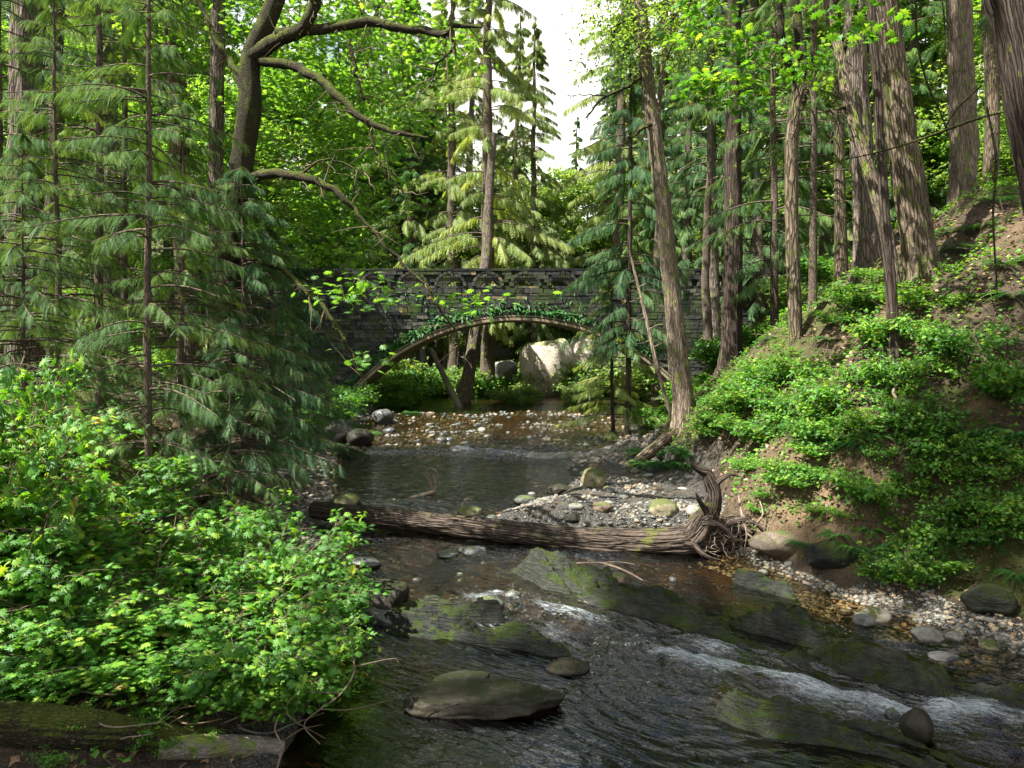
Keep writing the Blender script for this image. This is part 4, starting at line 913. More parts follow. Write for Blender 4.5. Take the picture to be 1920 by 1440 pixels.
sapling('shaggy cedar behind the reddish sapling', 230, 15.5, 14, 12.0, 20, 120, 2.8, 'cedar', nsp=36, slen=.4)
sapling('young cedar at the far left behind the thicket', 40, 10.0, 10, 4.6, 41, 90, 1.9, 'cedar', nsp=34)
sapling('little drooping cedar below the reddish sapling', 420, 11.2, 8, 3.2, 18, 50, 1.5, 'cedar_blue', cs=.05, nsp=26, slen=.28)

# right of the creek
big_tree('tall leaning bare trunk lit on its left beside the creek', 1288, 19.5, 1207, 21, 33, 'tan_bark', 'alder', None, name='alder_tree', ns=64, seed=21, flare=.25, nk=160, lob=.5)
hemk = dict(name='cedar_tree', flare=.15)
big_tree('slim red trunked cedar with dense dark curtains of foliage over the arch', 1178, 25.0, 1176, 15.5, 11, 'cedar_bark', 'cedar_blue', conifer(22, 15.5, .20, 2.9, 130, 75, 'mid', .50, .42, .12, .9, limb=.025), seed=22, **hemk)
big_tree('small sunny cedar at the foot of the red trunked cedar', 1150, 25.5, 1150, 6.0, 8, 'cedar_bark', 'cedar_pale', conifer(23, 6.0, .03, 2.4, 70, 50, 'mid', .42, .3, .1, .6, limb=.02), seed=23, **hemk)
big_tree('straight brown cedar trunk right of the leaning bare trunk', 1370, 23.0, 1380, 24, 34, 'cedar_bark', 'cedar', conifer(24, 24, .38, 3.4, 70, 50, 'mid', .6, .4, .1, .8), name='cedar_tree', ns=64, seed=24, nk=160, lob=.6)
big_tree('dark feathery hemlock behind the straight brown cedar', 1330, 27.5, 1325, 18, 16, 'hemlock_bark', 'cedar_blue', conifer(25, 18, .30, 3.0, 100, 60, 'mid', .52, .4, .1, .9), name='hemlock_tree', seed=25)
big_tree('dark hemlock filling the gap right of the straight brown cedar', 1450, 23.0, 1450, 17, 14, 'hemlock_bark', 'cedar', conifer(26, 17, .10, 3.2, 120, 56, 'mid', .52, .38, .1, .8), name='hemlock_tree', seed=26)
big_tree('dark straight trunk behind the bridge end right of the leaning bare trunk', 1345, 29.0, 1338, 22, 20, 'fir_bark', 'fir', conifer(35, 22, .4, 3.0, 60, 40, 'mid', .6, .3), seed=35)
big_tree('thin dark stem with bare twigs behind the bent maple', 1520, 18.5, 1524, 16, 13, 'hemlock_bark', 'cedar', conifer(27, 16, .12, 2.2, 100, 30, 'mid', .42, .2, .1, .4, dead=.55, limb=.02), name='hemlock_tree', seed=27)
big_tree('slender trunk close behind the row of right bank trunks', 1575, 19.5, 1570, 19, 20, 'fir_bark_mossy', 'cedar', conifer(28, 19, .25, 2.8, 80, 44, 'mid', .55, .35), seed=28, name='hemlock_tree')
big_tree('reddish trunk between the crooked tree and the thin front trunk', 1622, 18.0, 1600, 22, 38, 'fir_bark', 'fir', conifer(29, 22, .55, 3.4, 50, 22, 'mid', .9, .3), seed=29, ns=72, name='fir_tree', nk=200, lob=.5)
big_tree('massive mossy fir leaning left high on the right bank', 1738, 14.6, 1655, 26, 51, 'fir_bark_mossy', 'fir', conifer(30, 26, .5, 4.0, 60, 24, 'mid', .9, .3), ns=110, seed=30, flare=.25, rough=.14, nk=300, lob=.45)
big_tree('thin straight dark trunk in front of the massive mossy fir', 1682, 12.0, 1640, 16, 18, 'cedar_bark', 'cedar', conifer(31, 16, .68, 2.2, 30, 24, 'mid', .7, .3), seed=31, name='cedar_tree', ns=16)
big_tree('sunlit fir trunk with flaking bark at the top of the right slope', 1800, 20.5, 1797, 25, 44, 'tan_bark', 'fir', conifer(32, 25, .5, 3.8, 60, 24, 'mid', .9, .3), seed=32, ns=72, rough=.12, nk=200, lob=.5)
big_tree('huge leaning cedar trunk with fibrous bark at the right edge', 2225, 7.0, 1945, 20, 132, 'cedar_bark', 'cedar', conifer(33, 20, .55, 3.5, 40, 26, 'mid', .8, .3), name='cedar_tree', seed=33, ns=150, rough=.10, nk=340, lob=.3)
big_tree('slim mossy trunk far right behind the leaning cedar', 1850, 24.0, 1862, 22, 26, 'fir_bark_mossy', 'fir', conifer(34, 22, .25, 3.6, 70, 26, 'mid', .9, .3), seed=34)

# broadleaf trees whose limbs are drawn one by one
def limbs_thing(name, label, loc, trunk, limbs, bark, cat='tree', leafy=None, leafmat='maple', nleaf=9, s=(.13, .2), spread=.28, tufts=True, seed=0, tw=3, tpl=None):
    root = thing(name, label, cat, loc); g = G(); q = spline(px3(trunk), 60); tubes(g, q[:, :3], q[:, 3], 20, .12, seed); g.obj('trunk', M[bark], root, loc)
    tips = []; tdir = []; tgt = []; tg = G(); r = np.random.RandomState(seed)
    for k, l in enumerate(limbs):
        g = G(); q = spline(px3(l), 44); 
        q[:, :3] += fbm(np.stack([np.linspace(0, 9, 44)] * 3, -1) + np.array([0, 7, 13]) + k * 5, 3)[:, None] * 0.05
        tubes(g, q[:, :3], q[:, 3], 9, .16, k + seed); g.obj('limb', M['mossy_limb'], root, loc)
        if tufts:
            n = 90; ii = r.randint(0, 44, n); pp = q[ii, :3]; ll = r.uniform(.04, .14, n) * np.clip(q[ii, 3] / .05, .4, 1.3)
            A = nrm(r.normal(0, .35, (n, 3)) + [0, 0, -1.]); scatter(tg, *FR['far'], frames(A, r.normal(size=(n, 3))) * ll[:, None, None], pp, r.rand(n))
        TL = []; TR = []
        for _ in range(9):
            b0 = q[r.randint(10, 44), :3]; d = nrm(r.normal(0, .6, 3) + [0, -.1, -.35]); L_ = r.uniform(.25, .9)
            TL.append([b0 + d * L_ * t + fbm(np.array([t * 4, k, _ + 2.]), 2) * .12 * t for t in np.linspace(0, 1, 7)]); TR.append(np.linspace(min(.012, q[:, 3].max() * .4), .002, 7))
        tt = G(); tubes(tt, np.array(TL), np.array(TR), 4); tgt.append(tt)
        for u in r.randint(12, 44, tw): tips.append(q[u, :3]); tdir.append(nrm(q[min(u + 1, 43), :3] - q[u - 1, :3]))
    if tufts: tg.obj('moss', M['moss_tuft'], root, loc)
    if leafy is not None:
        g = G();
        for tt in tgt:
            for a_, b_, c_, d_ in zip(tt.v, tt.f, tt.r, tt.b): g.add(a_, b_, c_, d_, 1, True)
        gt = G(); C = []; D = []; LN = []; RR = []
        for (px, py, Yd, R_, n) in leafy:
            c = P(px, py, Yd)
            for _ in range(n):
                o = nrm(r.normal(size=3)) * (r.rand() ** .4) * R_ * [1, 1, .62]; C.append(c + o); D.append(nrm(o + [0, 0, .0]))
                if r.rand() < .35:
                    m_ = c + o * .45 + [0, 0, -.1 * R_]; e = c + o; LN.append([m_ * (1 - t) + e * t + [0, 0, .12 * math.sin(3.1 * t)] for t in np.linspace(0, 1, 5)]); RR.append(np.linspace(.016, .004, 5))
        leaf_clusters(g, np.array(C), np.array(D), nleaf, s[0], s[1], spread, tpl or LEAF, seed, .3, flat=.3)
        tubes(g, np.array(LN), np.array(RR), 4, mat=1); g.obj('foliage', [M[leafmat], M['twig']], root, loc)
    return root

b = base_at(425, 13.5)
limbs_thing('mossy_maple', 'big crooked maple with mossy arching limbs left of the bridge', b,
  [(405, 800, 13.5, .30), (425, 560, 13.5, .24), (450, 330, 13.5, .21), (468, 200, 13.4, .20), (470, 110, 13.4, .17), (505, 30, 13.3, .16), (540, -80, 13.3, .14), (560, -260, 13.3, .11)],
  [[(468, 110, 13.4, .15), (520, 75, 13.1, .13), (570, 50, 12.8, .11), (595, -20, 12.6, .10), (620, -120, 12.4, .07)],
   [(520, 62, 13.0, .09), (600, 55, 12.8, .085), (690, 42, 12.6, .08), (770, 55, 12.5, .07), (835, 63, 12.3, .06), (848, 48, 12.3, .045), (905, 50, 12.2, .02)],
   [(845, 60, 12.3, .035), (850, 90, 12.2, .025), (820, 120, 12.2, .018), (808, 160, 12.2, .01)],
   [(480, 112, 13.4, .10), (550, 125, 13.0, .085), (620, 165, 12.6, .075), (670, 215, 12.4, .06), (730, 245, 12.2, .045), (800, 260, 12.1, .02)],
   [(655, 75, 12.7, .035), (665, 130, 12.6, .028), (680, 190, 12.6, .02)],
   [(690, 225, 12.3, .035), (702, 280, 12.3, .028), (725, 320, 12.2, .02), (758, 360, 12.2, .01)],
   [(455, 345, 13.4, .10), (500, 325, 13.0, .085), (560, 330, 12.6, .075), (630, 355, 12.3, .06), (668, 400, 12.2, .04), (715, 450, 12.1, .015)],
   [(700, 430, 12.15, .03), (740, 480, 12.1, .028), (790, 530, 12.0, .026), (825, 575, 12.0, .024), (858, 630, 11.9, .018), (862, 680, 11.9, .008)],
   [(440, 480, 13.4, .07), (520, 500, 13.0, .05), (590, 560, 12.6, .04), (640, 625, 12.4, .03), (672, 690, 12.3, .02), (690, 725, 12.3, .008)],
   [(458, 170, 13.4, .08), (430, 110, 13.8, .06), (395, 60, 14.2, .05), (365, -20, 14.5, .04)],
   [(560, 330, 12.6, .03), (610, 300, 12.6, .02), (700, 330, 12.5, .01)],
   [(525, -20, 13.3, .09), (580, -60, 12.8, .08), (700, -90, 12.2, .06), (820, -60, 11.9, .03)]],
  'mossy_limb', leafmat='maple', leafy=[(560, 60, 15.5, 1.4, 40), (640, 150, 16, 1.6, 60), (560, 240, 16, 1.6, 55), (700, 60, 15.5, 1.4, 40), (760, 170, 15, 1.2, 34), (640, 330, 16.5, 1.7, 60), (540, 420, 16.5, 1.4, 36), (720, 400, 16.5, 1.2, 34), (640, 450, 17, 1.2, 36), (820, 100, 14.5, .7, 26), (440, 60, 16.5, 1.5, 70), (340, 30, 17, 1.5, 60), (560, -120, 15, 2.0, 40), (760, -100, 14, 1.8, 36), (400, 250, 17, 1.5, 60), (690, 535, 12.2, .36, 4), (720, 565, 12.1, .3, 3), (650, 560, 12.3, .3, 3), (860, 575, 11.9, .3, 3), (900, 560, 11.9, .2, 2), (700, 665, 12.3, .25, 2), (600, 30, 18, 1.8, 50), (700, 240, 18.5, 1.5, 60)], nleaf=13, s=(.13, .20), spread=.30, seed=5, tw=2)
b = base_at(1492, 16.8)
limbs_thing('bent_maple', 'crooked maple with a kinked forked trunk on the right bank', b,
  [(1494, 660, 16.8, .15), (1486, 470, 16.8, .15), (1484, 300, 16.8, .145), (1490, 210, 16.8, .14), (1500, 150, 16.8, .13)],
  [[(1498, 155, 16.8, .13), (1506, 110, 16.8, .12), (1497, 60, 16.8, .11), (1490, 0, 16.8, .10), (1480, -150, 16.8, .07)],
   [(1492, 150, 16.8, .10), (1476, 110, 16.7, .085), (1466, 60, 16.6, .08), (1460, -20, 16.5, .07)],
   [(1500, 150, 16.8, .07), (1513, 165, 16.7, .06), (1504, 205, 16.7, .04)],
   [(1478, 125, 16.7, .03), (1460, 90, 16.5, .02), (1452, 40, 16.4, .015)]],
  'fir_bark_mossy', leafmat='vine', leafy=[(1330, 40, 14.5, .9, 10), (1400, 90, 13.5, .5, 6), (1345, 150, 13, .5, 8), (1390, 180, 13, .45, 7), (1320, 160, 13.2, .4, 6), (1500, 110, 16, .8, 10), (1640, 20, 11, .5, 8), (1560, -90, 13, 1.0, 16), (1360, -80, 13, 1.2, 24)], nleaf=9, s=(.16, .26), spread=.26, seed=9, tw=1)
b = base_at(1640, 17.0)
limbs_thing('crooked_alder', 'crooked pale trunk leaning left across the massive fir', b,
  [(1680, 560, 15.2, .14), (1660, 430, 15.4, .13), (1620, 290, 15.6, .12), (1590, 190, 15.8, .11), (1572, 90, 16, .10), (1545, -20, 16.1, .095), (1500, -250, 16.2, .09)],
  [[(1592, 200, 15.8, .05), (1560, 206, 15.6, .03), (1545, 207, 15.5, .01)], [(1575, 110, 16, .06), (1600, 40, 15.8, .05), (1620, -80, 15.6, .03)], [(1545, -20, 16, .06), (1500, -60, 15.7, .04), (1420, -90, 15.5, .02)]],
  'tan_bark', leafmat='alder', leafy=[(1450, -120, 14.5, 1.4, 30), (1600, -140, 15, 1.4, 30)], nleaf=9, s=(.08, .12), spread=.3, seed=14, tw=1, tufts=False, tpl=LEAF_O)
b = base_at(1240, 19.8)
limbs_thing('alder_tree', 'spindly alder whose bare limbs cross the sky gap above the bridge', b,
  [(1258, 700, 19.9, .07), (1250, 500, 20.2, .07), (1235, 300, 20.3, .07), (1240, 150, 20.4, .06), (1275, -60, 20.4, .05)],
  [[(1225, 125, 19.6, .05), (1180, 160, 19.4, .045), (1130, 185, 19.3, .035), (1100, 220, 19.2, .02)], [(1140, 180, 19.3, .02), (1090, 178, 19.2, .012), (1050, 180, 19.1, .006)],
   [(1215, 30, 19.6, .04), (1160, 45, 19.5, .03), (1150, 75, 19.4, .02), (1135, 100, 19.3, .01)], [(1232, 230, 19.5, .05), (1205, 240, 19.3, .05), (1190, 255, 19.2, .03), (1175, 258, 19.1, .02)],
   [(1280, 10, 19.0, .05), (1240, 60, 19.3, .04), (1210, 80, 19.4, .02), (1180, 100, 19.3, .01)], [(1300, -10, 18.5, .03), (1270, 60, 18.6, .02), (1243, 130, 18.7, .01)]],
  'tan_bark', leafmat='alder', leafy=[(1150, 60, 20, .8, 26), (1122, 35, 20, .7, 16), (1112, 125, 20, .5, 10), (1175, 130, 20, .8, 30), (1230, 60, 19, 1.2, 50), (1290, 30, 18, 1.2, 50), (1150, 20, 20.5, 1.0, 36), (1270, -80, 18, 1.6, 60), (1180, -60, 19, 1.4, 50), (1290, 110, 20, 1.0, 30)], nleaf=12, s=(.09, .14), spread=.3, seed=19, tw=1, tpl=LEAF_O, tufts=False)

sticks('leaning_pole', 'thin dead sapling leaning left beside the red trunked cedar', 'dead tree', [[(1262, 790, 21.5, .07), (1235, 700, 22.0, .065), (1210, 590, 22.6, .055), (1190, 510, 23.0, .04), (1180, 470, 23.2, .02)]] + [[(1262 - 72 * t, 790 - 280 * t, 21.5 + 1.5 * t, .012), (1262 - 72 * t - sg * 22, 790 - 280 * t + 8 * sg, 21.4 + 1.5 * t, .008), (1262 - 72 * t - sg * 45, 790 - 280 * t + 3, 21.3 + 1.5 * t, .004)] for t, sg in ((.55, 1), (.62, -1), (.7, 1), (.76, -1), (.83, 1), (.9, -1), (.95, 1), (.5, -1))], 'tan_bark', (1230, 650, 22.2), 20, 8)
sticks('leaning_tree', 'thick dappled trunk leaning right behind the arch', 'tree trunk', [[(862, 775, 39.0, .46), (872, 735, 39.2, .38), (884, 670, 39.6, .34), (893, 610, 40.0, .33), (912, 480, 41.0, .30), (915, 400, 41.5, .26), (925, 250, 42, .2)]], 'fir_bark', (875, 720, 39.3), 30, 16, .1)

# limbs hanging in front of the right trees
sticks('hanging_branch', 'long bare mossy branch arching across the right hand trunks', 'branch', [[(1900, 205, 7.2, .018), (1840, 220, 7.6, .016), (1770, 245, 8.2, .014), (1700, 270, 8.8, .012), (1640, 287, 9.4, .009), (1560, 305, 10, .005)], [(1770, 245, 8.2, .01), (1790, 210, 8.0, .008), (1840, 160, 7.6, .01)], [(1640, 287, 9.4, .006), (1610, 320, 9.6, .004), (1560, 350, 9.8, .003)]], 'mossy_limb', (1760, 250, 8), 30, 7)
sticks('hanging_branch', 'dark drooping twig hanging beside the huge leaning cedar', 'branch', [[(1850, 200, 7.0, .010), (1868, 300, 7.0, .012), (1862, 400, 7.0, .010), (1868, 520, 7.0, .007), (1870, 560, 7.0, .003)], [(1864, 290, 7.0, .02), (1862, 330, 7.0, .014), (1868, 350, 7.0, .004)], [(1868, 300, 7, .006), (1850, 330, 7.1, .004), (1838, 370, 7.1, .002)]], 'mossy_limb', (1862, 350, 7), 40, 7)
sticks('hanging_branch', 'thin curved vine hanging in front of the sunlit fir', 'branch', [[(1717, -20, 9, .012), (1720, 80, 9, .012), (1740, 160, 9, .011), (1765, 215, 9, .009), (1778, 260, 9, .005)], [(1765, -20, 9, .009), (1772, 60, 9, .008), (1768, 120, 9, .006), (1745, 160, 9, .004)]], 'mossy_limb', (1745, 120, 9), 30, 7)

# --- the forest beyond: each tree its own object, six kinds of crown
FOR = []
def proto(kind, seed):
    H = 30 if kind != 'b' else 17
    if kind == 'c': con = conifer(seed, H, .08, 4.4, 140, 105, 'far', .75, .38, .1, .8, limb=.06)
    elif kind == 'f': con = conifer(seed, H, .16, 4.2, 150, 100, 'far', .70, .25, .05, .35, limb=.06)
    elif kind == 'p': con = conifer(seed, H, .12, 5.0, 140, 120, 'far', .68, .45, .12, 1.0, dead=.15, limb=.05)
    return H, con
PK = {}
def forest_tree(kind, mat, bark, label, group, x, y, sc_, rz, lean, first_seed, name):
    key = (kind, mat, bark, first_seed)
    z = ground(x, y) - .2
    if key in PK:
        o = dup(PK[key], (x, y, z), rz, sc_, label, group, lean); return o
    if kind == 'b':
        H = 17; r = np.random.RandomState(first_seed); o = thing(name, label, 'tree', (0, 0, 0), group)
        p, R = trunk_pts(H, (.03, 0), (.02, .02), 20, .22, .2, .15, .05, first_seed); g = G(); tubes(g, p, R, 10, .1); g.obj('trunk', M[bark], o)
        nl = 34; gl = G(); LN = []; RR = []; C = []; D = []
        for q in range(nl):
            h = H * r.uniform(.22, .98); az = r.rand() * 6.28; L = r.uniform(2.0, 4.6) * (1.15 - .6 * h / H); d = np.array([math.cos(az), math.sin(az), r.uniform(.1, .6)])
            k = np.interp(h, p[:, 2], np.arange(20)); b0 = p[int(k)]; b0 = np.array([b0[0], b0[1], h])
            pts = [b0 + d * L * t + [0, 0, -.12 * L * t * t] + r.normal(0, .06, 3) * t * 2 for t in np.linspace(0, 1, 7)]; LN.append(pts); RR.append(np.linspace(.06, .01, 7) * L / 4)
            for t in np.linspace(.25, 1, 9):
                for _ in range(3): C.append(np.array(pts[int(t * 6)]) + r.normal(0, .55, 3) * [1, 1, .5]); D.append(d)
        g = G(); tubes(g, np.array(LN), np.array(RR), 5, .1, mat=1)
        leaf_clusters(g, np.array(C), np.array(D), 22, .16, .30, .42, LEAF_S, first_seed, .5, flat=.5); g.obj('crown', [M[mat], M[bark]], o)
    else:
        H, con = proto(kind, first_seed)
        o = tree(name, label, (0, 0, 0), H, .42, bark, mat, con, group=group, seed=first_seed, ns=12)
    o.location = (x, y, z); o.rotation_euler = (lean[0], lean[1], rz); o.scale = (sc_,) * 3
    PK[key] = o; return o
KINDS = {
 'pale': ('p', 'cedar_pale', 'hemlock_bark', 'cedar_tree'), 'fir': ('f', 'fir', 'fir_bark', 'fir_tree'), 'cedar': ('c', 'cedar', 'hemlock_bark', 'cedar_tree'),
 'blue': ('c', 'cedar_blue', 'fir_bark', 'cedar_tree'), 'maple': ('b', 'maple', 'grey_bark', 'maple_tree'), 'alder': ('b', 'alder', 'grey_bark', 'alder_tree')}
def ft(kind, px, Yd, sc_, label, group=None, seed=0, lean=(0, 0)):
    k = KINDS[kind]; x = (px - 960) / FPX * Yd
    return forest_tree(k[0], k[1], k[2], label, group, x, Yd, sc_, RS.rand() * 6.28, lean, 200 + seed + sum(map(ord, kind)), k[3])
ft('pale', 915, 44, 1.12, 'bright sunlit cedar rising behind the middle of the bridge')
ft('pale', 830, 58, 1.0, 'pale cedar left of the bright sunlit one behind the bridge', seed=1)
ft('pale', 985, 62, .62, 'short pale cedar right of the bright sunlit one behind the bridge')
ft('pale', 850, 48, 1.0, 'pale cedar overlapping the left side of the bright sunlit one', seed=1)
ft('pale', 770, 50, 1.05, 'pale cedar between the two straight pale trunks behind the bridge')
ft('pale', 1002, 50, .84, 'lower pale cedar at the right shoulder of the bright sunlit one', seed=1)
ft('fir', 775, 50, .95, 'fir with a pale straight trunk behind the bridge left of the sunlit cedar')
ft('fir', 812, 54, .9, 'second pale trunked fir just left of the bright sunlit cedar', seed=1)
ft('maple', 650, 52, 1.2, 'green maple over the left end of the bridge')
ft('maple', 540, 52, 1.2, 'broad green maple behind the mossy maple limbs', seed=1)
ft('alder', 730, 56, 1.25, 'light alder behind the left part of the parapet')
ft('alder', 1010, 55, .92, 'low sunny alder below the sky gap')
ft('alder', 1090, 58, .95, 'low sunny alder right of the sky gap', seed=1)
ft('pale', 1140, 66, .8, 'pale cedar just right of the sky gap', seed=1)
ft('blue', 1290, 36, .72, 'dark cedar at the right end of the bridge')
ft('cedar', 1235, 44, .85, 'dark cedar behind the leaning bare trunk')
grp = {'maple': 'leafy maples in the forest beyond', 'fir': 'firs in the forest beyond', 'cedar': 'green cedars in the forest beyond', 'blue': 'dark cedars in the forest beyond', 'alder': 'light alders in the forest beyond', 'pale': 'sunlit cedars in the forest beyond'}
lab = {'maple': 'leafy maple among the forest on the slopes beyond the creek', 'fir': 'tall fir in the forest around the creek, some added unseen for shade', 'cedar': 'green cedar among the forest on the slopes beyond the creek', 'blue': 'dark blue green cedar among the forest beyond the creek', 'alder': 'light green alder among the forest beyond the creek', 'pale': 'pale sunlit cedar among the forest beyond the creek'}
rows = [  # kind, px, Y, scale
 ('fir', -60, 24, .6), ('maple', 60, 27, .6), ('maple', 150, 30, .65), ('maple', 250, 28, .6), ('fir', 320, 34, .6), ('maple', 400, 31, .65), ('alder', 480, 38, .7), ('alder', 200, 36, .9), ('alder', 330, 46, 1.3), ('fir', 100, 40, .7), ('blue', 10, 34, .55), ('fir', 520, 62, 1.0), ('pale', 600, 66, 1.1), ('alder', 610, 60, 1.3), ('pale', 700, 74, 1.2), ('pale', 870, 62, 1.1), ('pale', 960, 60, .95), ('pale', 1150, 50, 1.1), ('fir', 1150, 60, .95), ('alder', 1090, 54, .85), ('pale', 1040, 74, .62), ('alder', 1050, 52, .85), ('maple', 940, 64, 1.1), ('alder', 960, 52, .55), ('alder', 830, 50, .7), ('alder', 1040, 64, .62), ('pale', 1060, 80, .6), ('alder', 770, 66, 1.2), ('pale', 1190, 62, .85), ('maple', 1120, 70, .7), ('maple', 990, 85, .9), ('maple', 1060, 90, .9), ('maple', 1000, 60, .5), ('maple', 180, 46, 1.3), ('cedar', 420, 55, 1.0), ('fir', 240, 58, 1.1), ('fir', 680, 66, 1.15), ('cedar', 740, 72, 1.15), ('fir', 840, 80, 1.15), ('alder', 870, 62, .95), ('fir', 930, 78, .78),  ('cedar', 50, 56, 1.1), ('fir', -80, 48, 1.1),
 ('fir', 1180, 74, .95), ('alder', 1200, 54, 1.0), ('fir', 1260, 58, 1.0), ('alder', 1330, 50, 1.2), ('cedar', 1400, 46, .9), ('fir', 1360, 62, 1.1), ('fir', 1440, 56, 1.1), ('alder', 1490, 40, 1.1), ('cedar', 1540, 36, .85), ('fir', 1560, 48, 1.05), ('alder', 1640, 34, 1.0), ('cedar', 1700, 32, .7), ('cedar', 1740, 36, .85), ('maple', 1860, 31, .9), ('fir', 1880, 38, .9), ('fir', 1680, 50, 1.1), ('cedar', 1620, 60, 1.1), ('fir', 1800, 55, 1.1), ('alder', 1930, 28, .8), ('blue', 1420, 33, .7), ('fir', 2020, 40, 1.0),
 ('fir', 1020, 95, .72), ('cedar', 1080, 100, .75), ('fir', 960, 105, .9), ('fir', 1130, 92, .85)]
for kk, (kind, px, Yd, s_) in enumerate(rows): ft(kind, px, Yd, s_ * RS.uniform(.93, 1.07), lab[kind], grp[kind], seed=kk % 2, lean=(RS.normal(0, .015), RS.normal(0, .015)))
# unseen firs added beside and behind the camera for shade and creek reflections
for (kind, x, y, s_) in [('fir', -9.5, -1.5, 1.1), ('fir', -14, -2.5, 1.1), ('fir', 12, -4, .9)]:
    k = KINDS[kind]; forest_tree(k[0], k[1], k[2], lab[kind], grp[kind], x, y, s_, RS.rand() * 6, (0, 0), 200 + sum(map(ord, kind)), k[3])

for sx_, sy_, sd_ in ((-11.8, 1.4, 61),):  # tall unseen fir added to shade the creek and lower right bank
    tree('fir_tree', lab['fir'], (sx_, sy_, ground(sx_, sy_) - .2), 34, .45, 'fir_bark', 'fir', conifer(sd_, 34, .52, 4.6, 90, 70, 'mid', .85, .3), group=grp['fir'], seed=sd_)
# ------------------------------------------------------------------ shrubs, ferns, undergrowth
def shrub_proto(name, seed, R, H, ntip, nleaf, s, tpl, mat, spread=.10, tiers=True, stem='twig', flat=.25, tilt=.28):
    r = np.random.RandomState(seed); root = thing(name, 'x', 'shrub'); C = []; D = []; LN = []; RR = []
    nst = 9
    for k in range(nst):
        az = r.rand() * 6.28; d = np.array([math.cos(az), math.sin(az), 0]); L = R * r.uniform(.4, 1.0); h = H * r.uniform(.55, 1.0)
        pts = np.array([d * L * t ** 1.3 + [0, 0, h * (t ** .75)] + r.normal(0, .03, 3) * t for t in np.linspace(0, 1, 9)]); pts[0, 2] = -.25
        LN.append(pts); RR.append(np.linspace(.009, .003, 9) * (R / .9) ** .5)
        for _ in range(ntip // nst):
            u = r.uniform(.35, 1); b0 = pts[int(u * 8)]; a2 = az + r.normal(0, 1.0); l2 = R * r.uniform(.15, .6)
            e = b0 + np.array([math.cos(a2), math.sin(a2), r.uniform(-.15, .35)]) * l2
            tw = np.array([b0 * (1 - t) + e * t + [0, 0, .08 * l2 * math.sin(3.1 * t)] for t in np.linspace(0, 1, 9)]); LN.append(tw); RR.append(np.linspace(.004, .0015, 9) * (R / .9) ** .5)
            for t in np.linspace(.35, 1, 4): C.append(b0 * (1 - t) + e * t); D.append(nrm(e - b0))
    g = G(); tubes(g, np.array(LN), np.array(RR), 5, .1); g.obj('stems', M[stem], root)
    g = G(); leaf_clusters(g, np.array(C), np.array(D), nleaf, s[0], s[1], spread, tpl, seed, tilt, flat=flat); g.obj('foliage', M[mat], root)
    return root
class Spread:
    """places copies of a few prototype things"""
    def __init__(s, protos): s.p = protos; s.used = [False] * len(protos); s.k = 0
    def put(s, loc, rz, sc_, label, group=None, tilt=(0, 0)):
        i = s.k % len(s.p); s.k += 1; q = s.p[i]
        if not s.used[i]:
            s.used[i] = True; q.location = tuple(loc); q.rotation_euler = (tilt[0], tilt[1], rz); q.scale = (sc_,) * 3 if np.ndim(sc_) == 0 else tuple(sc_); q['label'] = label
            if group: q['group'] = group
            return q
        return dup(q, loc, rz, sc_, label, group, tilt)
V1 = Spread([shrub_proto('vine_maple', 300 + k, 1.0, 1.0, 92, 3, (.065, .145), LEAF, 'vine', .075) for k in range(5)])
left = [(100, 1240, 6.5, 0.8), (300, 1275, 6.8, 0.8), (10, 1080, 6.7, 0.9), (410, 1245, 7.0, 0.8), (200, 1120, 7.0, 0.9), (60, 980, 7.2, 1.0), (330, 1110, 7.4, 0.9), (545, 1180, 7.2, 0.75), (430, 1075, 7.3, 0.9), (260, 990, 7.3, 1.0), (110, 890, 7.4, 1.0), (5, 740, 7.2, 1.0), (590, 1075, 8.6, 0.85), (500, 985, 8.8, 0.9), (340, 940, 8.8, 0.9), (180, 830, 8.6, 1.0), (60, 745, 8.4, 0.9), (560, 1000, 9.6, 0.8), (430, 945, 10, 0.8), (235, 880, 9.8, 0.8), (-40, 640, 7.4, 1.0), (150, 1325, 6.85, 0.35), (395, 1335, 6.9, 0.35), (600, 1230, 7.4, 0.45), (500, 1260, 6.95, 0.5), (620, 1140, 8.2, 0.6), (20, 860, 7.0, 0.8), (150, 1010, 6.9, 0.8), (-60, 1180, 6.1, 0.8), (250, 1190, 6.7, 0.8), (370, 1000, 8.0, 0.9), (480, 1130, 6.9, 0.8), (30, 640, 8.6, 0.7), (640, 1095, 9.6, 0.5), (90, 1120, 6.5, 0.7), (340, 1200, 7.4, 0.7)]
pos_words = ['by the bottom left mossy log', 'above the bare dark log in the pool', 'low at the left edge', 'over the forked grey branch', 'in the middle of the left thicket', 'left part of the thicket']
special = {7: 'bright vine maple leaning over the left side of the reflecting pool', 12: 'vine maple overhanging the creek left of the rapids below the log', 13: 'dense green vine maple at the left end of the log', 15: 'vine maple around the foot of the reddish cedar sapling', 20: 'tall vine maple reaching highest at the left edge', 3: 'vine maple over the forked grey branch by the pool', 21: 'small vine maple on the mossy log in the bottom left corner', 22: 'small vine maple above the bare dark log at the bottom', 23: 'small leafy sprig hanging low over the pool beside the brown shallows', 18: 'vine maple just behind the thicket near the little drooping cedar', 33: 'leafy sprig sticking out over the water above the green shore slab'}
for k, (px, py, Yd, s_) in enumerate(left):
    q = P(px, py, Yd); gz = ground(q[0], q[1]); h = max(.5, q[2] - gz + .1)
    V1.put((q[0], q[1], gz), RS.rand() * 6.3, (s_ * 1.1, s_ * 1.1, h), special.get(k, 'bright green vine maple in the dense thicket on the left bank'), 'vine maples in the left thicket' if k not in special else None)
patch_later = 1
V2 = Spread([shrub_proto('salmonberry', 340 + k, .8, .55, 80, 3, (.07, .125), LEAF if k % 2 else LEAF_S, 'vine', .09, tilt=.35, flat=.4) for k in range(4)])
